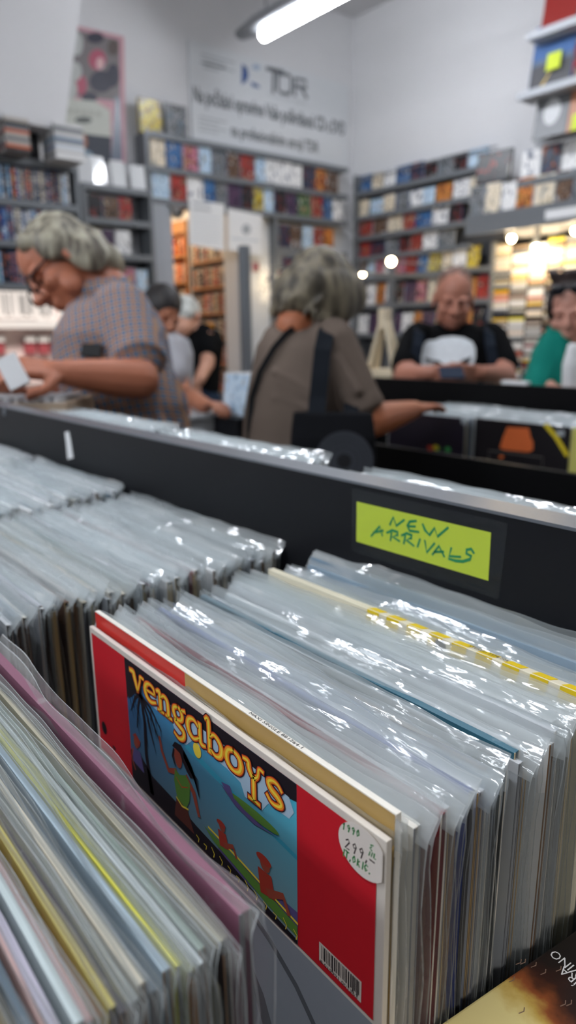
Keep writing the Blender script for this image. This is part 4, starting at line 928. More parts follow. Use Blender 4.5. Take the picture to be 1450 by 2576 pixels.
# posters
def poster(pts, X, mats, label, art):
    b = MB(); b.prism([onX(x, y, X) for x, y in pts], (-.003, 0, 0), 0); art(b); tag(b.build('poster', mats), label, 'poster')
def PP(b, pts, X, m): b.poly([onX(x, y, X) for x, y in pts], m)
XP = XB + .012
def a_p1(b):
    X = XP + .0008
    PP(b, [(180, 72), (300, 100), (303, 255), (165, 240)], X, 1)
    for (cx, cy, a, c, m) in ((195, 110, 14, 30, 3), (240, 95, 22, 14, 4), (245, 150, 22, 26, 2), (190, 180, 16, 24, 3), (255, 205, 30, 28, 4), (205, 215, 14, 25, 2), (180, 225, 15, 25, 3), (285, 190, 16, 30, 4), (252, 160, 10, 16, 5), (285, 120, 14, 20, 6), (175, 150, 9, 30, 6), (225, 245, 20, 14, 4)):
        b.poly([onX(cx + a * math.cos(t), cy + c * math.sin(t), X + .0006 + .0001 * m) for t in [2 * math.pi * i / 16 for i in range(16)]], m)
    PP(b, [(290, 240), (303, 250), (308, 405), (280, 402)], X + .0002, 7)
poster([(176, 60), (312, 92), (318, 412), (165, 400)], XP, [mat('poster_pink', '#c99aa4', .5), mat('poster_grey', '#7a7476', .5), mat('poster_rose', '#b0586c', .5), mat('poster_pale', '#b9bcba', .5), mat('poster_dark', '#3a3a48', .5), mat('poster_flesh', '#d8b0b4', .5), mat('poster_brown', '#5f5450', .5), mat('poster_slate', '#5a6478', .3)], 'tall crowded poster with a pink border on the back wall', a_p1)
def a_p2(b):
    X = XP + .0068
    b.text('TIVOLI', onX(172, 284, X), onX(272, 306, X) - onX(172, 284, X), (0, 0, 1), .055, 1, width=.27)
    b.poly([onX(210 + 22 * math.cos(t), 302 + 9 * math.sin(t), X) for t in [2 * math.pi * i / 14 for i in range(14)]], 1)
def a_p2b(b):
    X = XP + .0068
    b.poly([onX(210 + 22 * math.cos(t), 302 + 9 * math.sin(t), X) for t in [2 * math.pi * i / 14 for i in range(14)]], 1)
    for k in range(5): PP(b, [(170 + k * 18, 272 + k * 2), (182 + k * 18, 273 + k * 2), (182 + k * 18, 286 + k * 2), (170 + k * 18, 285 + k * 2)], X, 2)
poster([(158, 247), (240, 254), (277, 278), (280, 345), (158, 330)], XP + .006, [mat('poster_cream', '#c9ccc4', .6), mat('poster_sketch', '#6a6e6c', .6), mat('poster_faint', '#b4b6ae', .6)], 'cream sheet with a dark sketch pinned over the tall poster', a_p2b)
def a_p3(b):
    X = XP + .0068
    b.poly([onX(207 + 13 * math.cos(t), 357 + 22 * math.sin(t), X) for t in [2 * math.pi * i / 16 for i in range(16)]], 1)
    PP(b, [(183, 405), (188, 382), (200, 374), (218, 376), (235, 388), (238, 409)], X + .0002, 2)
poster([(165, 326), (280, 345), (280, 412), (165, 402)], XP + .006, [mat('poster_navy', '#1f2838', .5), mat('poster_face', '#a87058', .5), mat('poster_shirt', '#7e93a4', .5)], 'dark blue poster with a man in a grey shirt below the cream sheet', a_p3)
# banner
b = MB(); bw0, bw1 = onX(474, 100, XB + .02), onX(876, 420, XB + .02); zt_, zb_ = 2.03, 1.375
b.box(XB + .004, XB + .02, bw0.y, bw1.y, zb_, zt_, 0)
X = XB + .0215
def btext(s, x0, y0, x1, y1, h, m, bold=.0):
    p, q_ = onX(x0, y0, X), onX(x1, y1, X); b.text(s, V((X, p.y, p.z)), (0, 1, 0), (0, 0, 1), h, m, width=q_.y - p.y, bold=bold)
btext('Na počkání opravíme Vaše poškrábaná CD a DVD', 487, 254, 868, 330, .105, 1, .02)
btext('na profesionálním stroji TDR', 582, 341, 802, 382, .085, 1, .02)
def brib(pts, wd, m): b.ribbon([onX(x, y, X) for x, y in pts], wd, (1, 0, 0), m)
brib([(672, 172), (712, 181)], .03, 2); brib([(690, 176), (688, 231)], .03, 2)
brib([(700, 187), (700, 225), (708, 234), (728, 237), (733, 225), (733, 195), (726, 188), (702, 185)], .026, 2)
brib([(742, 240), (742, 197), (770, 203), (771, 222), (745, 216)], .026, 2); brib([(757, 219), (772, 246)], .026, 2)
b.poly([onX(x, y, X) for x, y in ((609, 160), (622, 170), (626, 190), (620, 205), (608, 213))], 3); b.poly([onX(x, y, X) for x, y in ((640, 160), (657, 166), (650, 178), (632, 172))], 4); b.poly([onX(x, y, X) for x, y in ((630, 205), (650, 213), (655, 222), (636, 218))], 3)
btext('TOTAL DISC REPAIR', 672, 240, 772, 258, .02, 5)
for (x0, y0, wd, n_) in ((505, 137, .3, 3), (512, 160, .2, 2), (500, 295, .25, 4)):
    for k in range(n_): 
        p = onX(x0, y0 + k * 11, X); b.box(X, X + .0004, p.y, p.y + wd * (1 if k % 2 == 0 else .7), p.z, p.z + .012, 5)
o = b.build('banner', [mat('banner_white', '#d9dcdf', .4, var=.02), mat('banner_ink', '#4a4e54', .5), mat('banner_grey', '#6c7076', .5), mat('banner_blue', '#3c5a94', .5), mat('banner_paleblue', '#a8b8cc', .5), mat('banner_faint', '#b4b8bc', .5)])
tag(o, 'large white banner in Czech about disc repair with the TDR logo', 'banner')
# sheets hanging over the passage
for (pts, l, kind) in (((476, 500, 565, 627), 'white printed sheet hanging over the passage, nearer the door jamb', 0), ((574, 524, 660, 640), 'white sheet with a round grey stamp hanging over the passage', 1)):
    x0, y0, x1, y1 = pts; X = XF + .01 + .01 * kind; b = MB()
    b.prism([onX(x0, y0, X), onX(x1, y0 + (14 if not kind else 18), X), onX(x1, y1 + 4, X), onX(x0, y1 - 12, X)], (-.003, 0, 0), 0); X += .0006
    if kind == 0:
        for k in range(7): p = onX(x0 + 8, y0 + 12 + k * 15, X); b.box(X, X + .0003, p.y, p.y + (.16 if k < 2 else .24), p.z, p.z + (.014 if k < 2 else .006), 1 if k < 2 else 2)
    else:
        b.poly([onX(620 + 11 * math.cos(t), 577 + 13 * math.sin(t), X) for t in [2 * math.pi * i / 18 for i in range(18)]], 1); p = onX(582, 602, X); b.box(X, X + .0003, p.y, p.y + .27, p.z, p.z + .012, 2)
    b.box(X - .004, X - .001, onX(x0, y0, X).y + .02, onX(x0, y0, X).y + .03, onX(x0, y0, X).z - .01, z3 - .03, 0)
    tag(b.build('hanging_sheet', [M_WHITE, mat('sheet_grey', '#a4a9ae', .6), mat('sheet_faint', '#c4ccd4', .6)]), l, 'sign')
# small dome camera under the shelf
q = onX(446, 535, XF + .02); o = thing('security_camera', 'small dome camera with a dark lens under the shelf by the passage', 'camera', q)
b = MB(); b.ell(q, .05, .045, .04); b.cyl(q, (q.x - .01, q.y - .06, z3 - .02), .012, n=10); b.build('housing', mat('camera_grey', '#8a8784', .5), o, True)
b = MB(); b.ell(q + V((.042, .005, 0)), .02, .02, .02); b.build('lens', M_DARK, o, True)
# ------------------------------------------------------------------ passage shelves
M_WOOD = mat('warm_wood', '#b07a48', .5, var=.15, scale=12)
PYW = 3.46
def psh(x0, x1, m, label, zs, hues, nm, thr, sidem):
    o = thing('bookcase', label, 'bookcase', ((x0 + x1) / 2, PYW + .08, FLOOR_Z))
    for x in (x0, x1 - .025): b = MB(); b.box(x, x + .025, PYW, PYW + .15, FLOOR_Z, .98); b.build('side_panel', sidem, o)
    b = MB(); b.box(x0, x1, PYW + .145, PYW + .155, FLOOR_Z, .98); b.build('back_panel', sidem, o)
    if sidem is m: b = MB(); b.box(x0 + .025, x1 - .025, PYW, PYW + .02, .88, .98); b.build('header_board', m, o)
    for i, z in enumerate(zs):
        b = MB(); b.box(x0 + .025, x1 - .025, PYW, PYW + .145, z - .02, z); b.build('shelf', m, o)
        spines('book', 'Y', PYW, x0 + .03, x1 - .03, z, f'on the {nth(i + 1)} shelf {nm}', 'spines in the passage', hues, hh=.155, th=thr)
psh(-5.58, -4.86, M_WOOD, 'grey-sided bookcase of brown spines in the passage', [.62 - .215 * i for i in range(6)], ['brown', 'red', 'beige', 'grey', 'brown', 'black', 'orange'], 'of the grey-sided passage bookcase', (.022, .04), M_GREYL)
psh(-6.35, -5.62, M_WOOD, 'wooden bookcase under warm light deep in the passage', [.70 - .225 * i for i in range(5)], ['orange', 'beige', 'red', 'brown', 'beige', 'orange'], 'of the wooden passage bookcase', (.024, .045), M_WOOD)
ld = bpy.data.lights.new('passage_lamp', 'POINT'); ld.energy = 24; ld.color = (1, .72, .42); ld.shadow_soft_size = .1
lo = bpy.data.objects.new('passage_lamp', ld); COL.objects.link(lo); lo.location = (-5.95, 2.9, .95)
q = onY(528, 828, PYW - .02); b = MB(); b.box(q.x - .06, q.x + .06, q.y, q.y + .004, q.z - .05, q.z + .05); tag(b.build('shelf_sign', mat('sign_orange', '#e0a020', .5)), 'yellow sign card on the passage bookcase', 'sign')
# white panel right of the passage, stickers
b = MB(); b.box(XF - .10, XF - .08, DY1 - .02, 3.72, FLOOR_Z, .90); o = b.build('door_panel', mat('door_white', '#d4d6d8', .5)); tag(o, 'white door leaf standing open right of the passage', 'door')
for (x, y, s_, h, l) in ((644, 672, .07, 'pink', 'pink round sticker on the white door'), (668, 688, .13, 'white', 'white notice on the white door'), (668, 745, .12, 'white', 'white notice lower on the door leaf')):
    q = onX(x, y, XF - .078); b = MB(); b.box(q.x, q.x + .002, q.y - s_ / 2, q.y + s_ / 2, q.z - s_ / 2, q.z + s_ / 2); tag(b.build('sticker', COVM[h]), l, 'sticker')
# grey post in the aisle
q = at(614, 618, 3.4); b = MB(); b.cbox(q.x - .022, q.x + .022, q.y - .022, q.y + .022, FLOOR_Z, q.z, .004, 0); b.cbox(q.x - .08, q.x + .08, q.y - .08, q.y + .08, FLOOR_Z, FLOOR_Z + .012, .002, 0)
tag(b.build('post', M_GREY), 'free-standing grey square post in the aisle before the passage', 'post')
# middle counters
q = at(512, 1040, 2.75); o = thing('cabinet', 'white low cabinet behind the man in the checked shirt', 'cabinet', (q.x, q.y, FLOOR_Z))
b = MB(); b.box(q.x - .22, q.x + .02, q.y - .20, q.y + .10, FLOOR_Z, q.z - .02); b.build('body', mat('cabinet_white', '#b9bdc0', .5), o)
b = MB(); b.cbox(q.x - .23, q.x + .03, q.y - .21, q.y + .11, q.z - .02, q.z, .003); b.build('top', mat('cabinet_white', '#b9bdc0', .5), o)
q = at(592, 1050, 2.75); o = thing('record_bin', 'black record bin between the white cabinet and the woman', 'record bin', (q.x, q.y, FLOOR_Z))
b = MB(); b.box(q.x - .08, q.x + .10, q.y - .06, q.y + .34, FLOOR_Z, q.z); b.build('body', M_BLACKB, o)
b = MB(); b.box(q.x - .09, q.x + .11, q.y - .07, q.y + .35, q.z, q.z + .008); b.build('rim', M_BLACKB, o)
for i in range(7):
    h = ['pale blue', 'white', 'grey', 'navy', 'white', 'pale blue', 'brown'][i]
    oo = put(BOX, 'record', (q.x + .01, q.y + .0 + i * .03, q.z + .009), 0, COVM[h], M_WHITE, f'{h} cover standing on the small black bin, {nth(i + 1)} from its front', 'record', 'covers on the small black bin', (1.4, .4, .8), rx=-.12)
# pale tapered wooden stand behind the far table
Y0 = 2.46; top = onY(968, 782, Y0); fl, fr = onY(936, 930, Y0), onY(1000, 930, Y0)
o = thing('wooden_stand', 'pale tapered wooden A-shaped stand behind the far table', 'stand', (top.x, Y0, FLOOR_Z)); M_PINE = mat('pale_wood', '#dccdb0', .5, var=.06)
for a_ in (fl, fr):
    for dy in (-.02, .03): b = MB(); b.limb(top + V((0, dy * .3, 0)), .009, a_ + V((.0, dy, 0)), .014, 8); b.build('leg', M_PINE, o, True)
b = MB(); b.cbox(top.x - .022, top.x + .022, Y0 - .02, Y0 + .025, top.z - .08, top.z + .01, .004); b.build('cap', M_PINE, o)
b = MB(); b.cbox(fl.x - .02, fr.x + .02, Y0 - .06, Y0 + .09, fl.z - .035, fl.z + .004, .004); b.build('base', M_PINE, o)
b = MB(); b.box(fl.x - .01, fr.x + .01, Y0 - .05, Y0 + .08, FLOOR_Z, fl.z - .035); b.build('plinth', M_BLACKB, o)

# ------------------------------------------------------------------ people
def skin(name, c): return mat(name, c, .5, var=.08, scale=18, bump=.02)
def check_cloth(name, base, l1, l2, sc=70):
    m, t, bs = nt(name); N, L = t.nodes, t.links
    tc = N.new('ShaderNodeTexCoord'); col = None
    mp = N.new('ShaderNodeMapping'); mp.inputs['Rotation'].default_value = (0, .35, -.9); L.new(tc.outputs['Object'], mp.inputs[0])
    prev = None
    for i, (dr, c, s, th) in enumerate((('X', l1, sc, .62), ('Z', l1, sc, .62), ('X', l2, sc * .5, .8), ('Z', l2, sc * .5, .84))):
        wv = N.new('ShaderNodeTexWave'); wv.bands_direction = dr; wv.inputs['Scale'].default_value = s / 6.28; wv.inputs['Distortion'].default_value = .6; L.new(mp.outputs[0], wv.inputs['Vector'])
        gt = N.new('ShaderNodeMath'); gt.operation = 'GREATER_THAN'; gt.inputs[1].default_value = th; L.new(wv.outputs['Fac'], gt.inputs[0])
        ml = N.new('ShaderNodeMath'); ml.operation = 'MULTIPLY'; ml.inputs[1].default_value = .85; L.new(gt.outputs[0], ml.inputs[0])
        mx = N.new('ShaderNodeMix'); mx.data_type = 'RGBA'; L.new(ml.outputs[0], mx.inputs[0]); mx.inputs[7].default_value = lin(c)
        if prev is None: mx.inputs[6].default_value = lin(base)
        else: L.new(prev, mx.inputs[6])
        prev = mx.outputs[2]
    L.new(prev, bs.inputs['Base Color']); bs.inputs['Roughness'].default_value = .85
    no = N.new('ShaderNodeTexNoise'); no.inputs['Scale'].default_value = 9; bu = N.new('ShaderNodeBump'); bu.inputs['Strength'].default_value = .5; bu.inputs['Distance'].default_value = .02
    L.new(tc.outputs['Object'], no.inputs['Vector']); L.new(no.outputs['Fac'], bu.inputs['Height']); L.new(bu.outputs[0], bs.inputs['Normal']); return m
def cloth(name, c): return mat(name, c, .9, var=.12, scale=9, bump=.5, spec=.12)
def hairm(name, c, c2):
    m, t, bs = nt(name); N, L = t.nodes, t.links
    tc = N.new('ShaderNodeTexCoord'); mp = N.new('ShaderNodeMapping'); mp.inputs['Scale'].default_value = (30, 30, 7); L.new(tc.outputs['Object'], mp.inputs[0])
    no = N.new('ShaderNodeTexNoise'); no.inputs['Scale'].default_value = 1.3; no.inputs['Detail'].default_value = 5; L.new(mp.outputs[0], no.inputs['Vector'])
    r = N.new('ShaderNodeValToRGB'); r.color_ramp.elements[0].position = .38; r.color_ramp.elements[1].position = .62; r.color_ramp.elements[0].color = lin(c); r.color_ramp.elements[1].color = lin(c2)
    L.new(no.outputs['Fac'], r.inputs[0]); L.new(r.outputs[0], bs.inputs['Base Color']); bs.inputs['Roughness'].default_value = .55
    bu = N.new('ShaderNodeBump'); bu.inputs['Strength'].default_value = .6; bu.inputs['Distance'].default_value = .006; L.new(no.outputs['Fac'], bu.inputs['Height']); L.new(bu.outputs[0], bs.inputs['Normal']); return m
def frame(F, U):
    F = V(F).normalized(); U = V(U); U = (U - F * U.dot(F)).normalized(); return F, U, U.cross(F)
def head(b, c, F, U, L, s=1.0, ears=True):
    E = lambda o, f, l, u: b.ell(c + (F * o[0] + L * o[1] + U * o[2]) * s, f * s, l * s, u * s, F, L, U, 18)
    E((-.01, 0, .035), .098, .077, .088); E((.028, 0, -.035), .068, .063, .080); E((.06, 0, -.085), .030, .034, .026)
    b.limb(c + (F * .092 + U * .012) * s, .009 * s, c + (F * .116 - U * .024) * s, .014 * s, 10)
    for l in (-1, 1):
        E((.104, l * .012, -.028), .011, .010, .009); E((.082, l * .033, .022), .014, .026, .010); E((.066, l * .042, -.026), .026, .024, .022); E((.040, l * .050, -.062), .03, .018, .03)
        if ears: E((-.006, l * .079, -.008), .020, .009, .031); E((-.002, l * .082, -.028), .010, .006, .012)
    E((.091, 0, -.058), .012, .025, .008); E((.089, 0, -.070), .012, .021, .008)
    b.limb(c + (-F * .025 - U * .05) * s, .056 * s, c + (-F * .035 - U * .12) * s, .056 * s)
def eyes(o, c, F, U, L, s, lidm, lash=None):
    for l in (-1, 1):
        b = MB(); b.ell(c + (F * .079 + L * l * .032 + U * .001) * s, .010 * s, .014 * s, .008 * s, F, L, U); b.ell(c + (F * .085 + L * l * .033 - U * .005) * s, .005 * s, .010 * s, .0016 * s, F, L, U, m=1)
        b.build('eye', [lidm, lash or M_DARK], o, True)
def hand(b, wr, d, pn, thumb, curl=.5, s=1.0):
    """wr wrist, d along the hand, pn out of the palm, thumb = +1/-1 side"""
    d = V(d).normalized(); pn = V(pn); pn = (pn - d * pn.dot(d)).normalized(); a = d.cross(pn).normalized() * thumb
    b.limb(wr - d * .02 * s, .027 * s, wr + d * .02 * s, .026 * s)
    for q in (-.026, -.009, .009, .026): b.limb(wr + d * .012 * s + a * q * .7 * s, .014 * s, wr + (d * .085 + a * q) * s, .0115 * s, 10)
    for q, ln in ((.029, .070), (.010, .079), (-.010, .073), (-.028, .058)):
        p = wr + (d * .085 + a * q) * s; dd = d + a * q * 2.2; dd.normalize(); ang = curl * .6; rr = .0098
        for k, fr in enumerate((.45, .32, .25)):
            v = (dd * math.cos(ang) + pn * math.sin(ang)).normalized(); p2 = p + v * ln * fr * 1.1 * s; b.limb(p, rr * s, p2, (rr - .0009) * s, 10); p = p2; ang += curl; rr -= .0009
    p = wr + (d * .025 + a * .030) * s; v = (d * .55 + a * .75 + pn * .25).normalized()
    p2 = p + v * .042 * s; b.limb(p, .0135 * s, p2, .0115 * s, 10); v2 = (d * .85 + a * .25 + pn * .4).normalized(); b.limb(p2, .0115 * s, p2 + v2 * .034 * s, .0092 * s, 10)
def lower(o, hip, side, fwd, m, shoem, gap=.09, hw=.105):
    """trousers from the hips down and shoes on the floor"""
    b = MB(); side, fwd = V(side), V(fwd); hip = V(hip)
    b.ell(hip, hw * 1.55, hw * 1.25, .13, side, fwd)
    for k in (-1, 1):
        kn = V((hip.x, hip.y, FLOOR_Z + .48)) + side * gap * k * 1.05 + fwd * .03; an = V((hip.x, hip.y, FLOOR_Z + .10)) + side * gap * k * 1.15
        b.limb(hip + side * gap * k * .95 - V((0, 0, .03)), hw * .88, kn, .064); b.limb(kn, .064, an, .056)
    remesh(b.build('trousers', m, o), .014, 4)
    for k in (-1, 1):
        b = MB(); f = V((hip.x, hip.y, FLOOR_Z + .045)) + side * gap * k * 1.15; b.ell(f + fwd * .06, .048, .145, .045, side, fwd); b.ell(f - fwd * .03, .044, .06, .06, side, fwd); remesh(b.build('shoe', shoem, o), .01, 3)
VX = 0.0052
JEANS = cloth('jeans_blue', '#2c3a4e'); DKTR = cloth('dark_trousers', '#26272b'); SHOE = mat('shoe_black', '#1e1e20', .5)

# --- man in the checked shirt, bent over the bin, facing the left
p0 = at(330, 1150, 1.93); o = thing('person', 'grey-haired man with glasses in a checked short-sleeved shirt leaning over a bin', 'person', (p0.x, p0.y, FLOOR_Z))
SK1 = skin('skin_tan', '#b06c50')
F, U, L = frame(-CR * .56 - CU * .74 - CW * .36, -CR * .60 + CU * .70); hc = at(158, 672, 1.86)
b = MB(); head(b, hc, F, U, L, 1.03)
b.limb(hc - F * .03 - U * .06, .058, at(262, 770, 1.9), .066)
b.limb(at(270, 790, 1.9), .09, at(330, 1050, 1.93), .11)
sh, el, wr = at(325, 800, 1.78), at(352, 955, 1.68), at(165, 938, 1.60)
b.limb(at(275, 790, 1.88), .06, sh, .055); b.limb(sh, .052, el, .046); b.limb(el, .047, el.lerp(wr, .35), .046); b.limb(el.lerp(wr, .35), .046, wr, .031)
hand(b, wr, at(70, 925, 1.56) - wr, -CU * .6 + CW * .5 - CR * .2, 1, .55, 1.05)
sh2, el2, wr2 = at(235, 800, 2.03), at(215, 985, 2.02), at(95, 1003, 1.78)
b.limb(at(270, 790, 1.9), .06, sh2, .055); b.limb(sh2, .05, el2, .045); b.limb(el2, .045, wr2, .031); hand(b, wr2, at(20, 985, 1.66) - wr2, CU * .6 - CW * .2, -1, .6, 1.05)
remesh(b.build('body', SK1, o), VX, 3)
eyes(o, hc, F, U, L, 1.03, SK1)
b = MB(); E_ = lambda of, r1, r2, r3: b.ell(hc + F * of[0] + L * of[1] + U * of[2], r1, r2, r3, F, L, U, 18)
E_((-.035, 0, .050), .094, .088, .088); E_((-.075, 0, -.015), .062, .086, .085); E_((-.085, 0, -.075), .048, .074, .050)
for l in (-1, 1): E_((-.015, l * .070, .03), .065, .028, .055); E_((-.040, l * .076, -.04), .052, .026, .065); E_((.03, l * .052, .085), .035, .025, .028)
rh = random.Random(2)
for i in range(26):
    a_, e_ = rh.uniform(-1.6, 1.6), rh.uniform(-.75, -.25); dv = (-F * math.cos(a_) * math.cos(e_) + L * math.sin(a_) * math.cos(e_) + U * math.sin(e_)); pp = hc + U * .02 - F * .03 + V(dv) * .092
    if (pp - hc).dot(F) < .035: b.limb(pp - dv * .014, .012, pp + (-U * .045 - F * .030 + L * rh.uniform(-.006, .006)) - dv * .003, .004, 6)
remesh(b.build('hair', hairm('hair_grey', '#544c40', '#a8a28e'), o), .005, 8)
b = MB(); gl = lambda l, f, u: hc + F * f + L * l + U * u
for l in (-1, 1):
    c_ = gl(l * .036, .108, .004); pts = [c_ + L * .029 * math.cos(t) + U * .020 * math.sin(t) for t in [2 * math.pi * i / 18 for i in range(19)]]
    for i in range(18): b.limb(pts[i], .003, pts[i + 1], .003, 6)
    b.limb(gl(l * .064, .105, .010), .0034, gl(l * .084, .0, .012), .0034, 6)
b.limb(gl(-.008, .11, .008), .003, gl(.008, .11, .008), .003, 6); b.build('glasses', M_DARK, o, True)
b = MB()
b.loft([(at(252, 745, 1.9), .062, .075), (at(283, 775, 1.9), .11, .165), (at(283, 835, 1.9), .142, .20), (at(288, 930, 1.9), .155, .195), (at(325, 1010, 1.92), .156, .19), (at(345, 1090, 1.93), .145, .18), (at(350, 1200, 1.93), .145, .175)], CR, FH, 28)
s_end = at(347, 893, 1.715); b.limb(at(305, 790, 1.80), .083, s_end, .068); b.cyl(s_end, s_end + (el - sh).normalized() * .028, .069, .069)
s_end2 = at(228, 900, 2.03); b.limb(at(250, 800, 1.99), .08, s_end2, .068)
cf = hc - F * .03 - U * .12
for k in range(14):                                                    # collar
    t = 2 * math.pi * k / 14; b.ell(at(258, 748, 1.9) + CR * .068 * math.cos(t) + FH * .075 * math.sin(t) + V((0, 0, .012 + .012 * math.cos(t))), .024, .024, .032)
rh = random.Random(5)
for i in range(12): b.limb(at(rh.uniform(200, 380), 960, 1.76), .012, at(rh.uniform(230, 420), 1080, 1.79), .02, 8)
remesh(b.build('shirt', check_cloth('checked_cotton', '#8693a0', '#3c5474', '#a87c58', 200), o), .006, 3)
lower(o, (at(350, 1200, 1.93).x, at(350, 1200, 1.93).y, -.42), FH, -CR, JEANS, SHOE)
# what he holds, and the black thing in his breast pocket
c_ = at(34, 936, 1.47); b = MB(); A_ = (CR * .45 - CU * .85).normalized(); B_ = (CR * .85 + CU * .45 + CW * .1).normalized(); b.prism([c_ + A_ * a1 + B_ * b1 for a1, b1 in ((-.035, -.022), (.035, -.022), (.035, .022), (-.035, .022))], A_.cross(B_).normalized() * .008); tag(b.build('white_box', M_WHITE), 'small white box held in the hands of the man in the checked shirt', 'box')
c_ = at(228, 880, 1.695); b = MB(); b.prism([c_ + CR * a1 + CU * b1 for a1, b1 in ((-.025, -.012), (.022, -.018), (.026, .014), (-.02, .016))], CW * .02); tag(b.build('glasses_case', M_DARK), 'black case sticking out of the breast pocket of the checked shirt', 'case')
# pale bin he is leafing through
c_ = at(95, 1000, 1.62); o = thing('record_crate', 'pale crate of records in front of the man in the checked shirt', 'crate', (c_.x, c_.y, FLOOR_Z))
ct = mat('crate_cream', '#b9a48c', .6); M6 = Matrix.Translation((c_.x, c_.y, 0)) @ Matrix.Rotation(.85, 4, 'Z')
for a_ in ((-.13, .10, -.10, -.09), (-.13, .10, .09, .10), (-.13, -.12, -.09, .09), (.09, .10, -.09, .09)): b = MB(); b.box(*a_, c_.z - .30, c_.z - .004, 0, M6); b.build('board', ct, o)
b = MB(); b.box(-.12, .09, -.09, .09, FLOOR_Z, c_.z - .3, 0, M6); b.build('base', M_BLACKB, o)
for i in range(9): 
    oo = bpy.data.objects.new('record', CARDS[0]); COL.objects.link(oo); oo.matrix_world = M6 @ Matrix.Translation((-.10 + i * .022, -.085, c_.z - .16)) @ Matrix.Rotation(math.pi / 2, 4, 'Z') @ Matrix.Diagonal((.54, 1.5, .53, 1))
    for sl in (0, 1): oo.material_slots[sl].link = 'OBJECT'; oo.material_slots[sl].material = ink(PALE[i % 4])
    tag(oo, f'pale record in the checked-shirt man\'s crate, {nth(i + 1)} from its far end', 'record', 'records in the pale crate')

# --- woman with the tote bag, seen from behind
p0 = at(730, 1250, 1.95); o = thing('person', 'grey-haired woman in a brown t-shirt with a tote bag, reaching into records', 'person', (p0.x, p0.y, FLOOR_Z))
SK2 = skin('skin_warm', '#b06a48')
F, U, L = frame(CR * .55 - CU * .42 + CW * .5, CR * .25 + CU * .9 + CW * .15); hc = at(806, 755, 1.95)
b = MB(); head(b, hc, F, U, L, .97); b.limb(hc - F * .03 - U * .06, .055, at(765, 830, 1.95), .06)
b.limb(at(765, 860, 1.95), .09, at(728, 1150, 1.95), .10)
sh, el, wr = at(848, 868, 1.88), at(938, 1058, 1.90), at(1035, 1032, 2.06)
b.limb(at(790, 870, 1.95), .05, sh, .045); b.limb(sh, .045, el, .045); b.limb(el, .046, el.lerp(wr, .3), .044); b.limb(el.lerp(wr, .3), .044, wr, .029); hand(b, wr, at(1095, 1016, 2.16) - wr, -CU * .9 + CW * .2, 1, .25)
sh2, el2, wr2 = at(700, 870, 2.04), at(690, 1010, 2.15), at(830, 1030, 2.22)
b.limb(at(760, 870, 1.97), .05, sh2, .045); b.limb(sh2, .045, el2, .044); b.limb(el2, .044, wr2, .03); hand(b, wr2, CR * .6 + CW * .5, -CU, -1, .4)
remesh(b.build('body', SK2, o), VX, 3); eyes(o, hc, F, U, L, .97, SK2)
b = MB(); E_ = lambda of, r1, r2, r3: b.ell(hc + F * of[0] + L * of[1] + U * of[2], r1, r2, r3, F, L, U, 18)
E_((-.018, 0, .045), .108, .094, .096); E_((-.06, 0, -.02), .078, .094, .085); E_((-.07, 0, -.075), .055, .075, .04)
for l in (-1, 1): E_((.0, l * .078, .0), .075, .03, .075); E_((.035, l * .07, .035), .06, .032, .06)
E_((.07, 0, .085), .04, .06, .03)
rh = random.Random(9)
for i in range(40):
    a_, e_ = rh.uniform(-2.3, 2.3), rh.uniform(-.8, -.3); dv = (-F * math.cos(a_) * math.cos(e_) + L * math.sin(a_) * math.cos(e_) + U * math.sin(e_)); pp = hc + U * .015 - F * .02 + V(dv) * .098
    if (pp - hc).dot(F) < .07 : b.limb(pp - dv * .014, .013, pp + (-U * .065 - F * .008 + L * rh.uniform(-.007, .007)) + dv * .004, .004, 6)
remesh(b.build('hair', hairm('hair_ash', '#3a342a', '#7c725e'), o), .005, 7)
b = MB()
b.loft([(at(757, 806, 1.95), .062, .06), (at(768, 830, 1.95), .105, .10), (at(762, 868, 1.95), .128, .125), (at(752, 950, 1.95), .136, .14), (at(733, 1040, 1.95), .132, .14), (at(722, 1130, 1.95), .125, .14), (at(725, 1230, 1.95), .135, .15), (at(728, 1300, 1.95), .14, .15)], CR, FH, 28)
s_end = at(903, 1010, 1.89); b.limb(at(828, 868, 1.90), .078, s_end, .062); b.cyl(s_end, s_end + (el - sh).normalized() * .03, .063, .064)
b.limb(at(715, 868, 2.02), .07, at(695, 985, 2.13), .06)
for k in range(14): t = 2 * math.pi * k / 14; b.ell(at(758, 812, 1.95) + CR * .066 * math.cos(t) + FH * .066 * math.sin(t), .018, .018, .016)
for (x0, y0, x1, y1) in ((690, 935, 790, 985), (700, 960, 800, 1010), (690, 1000, 780, 1030), (850, 900, 900, 985)): b.limb(at(x0, y0, 1.825), .008, at(x1, y1, 1.82), .012, 8)
remesh(b.build('t_shirt', cloth('brown_cotton', '#6f6259'), o), .006, 3)
lower(o, (at(728, 1300, 1.95).x, at(728, 1300, 1.95).y, -.50), CR, FH, DKTR, SHOE)
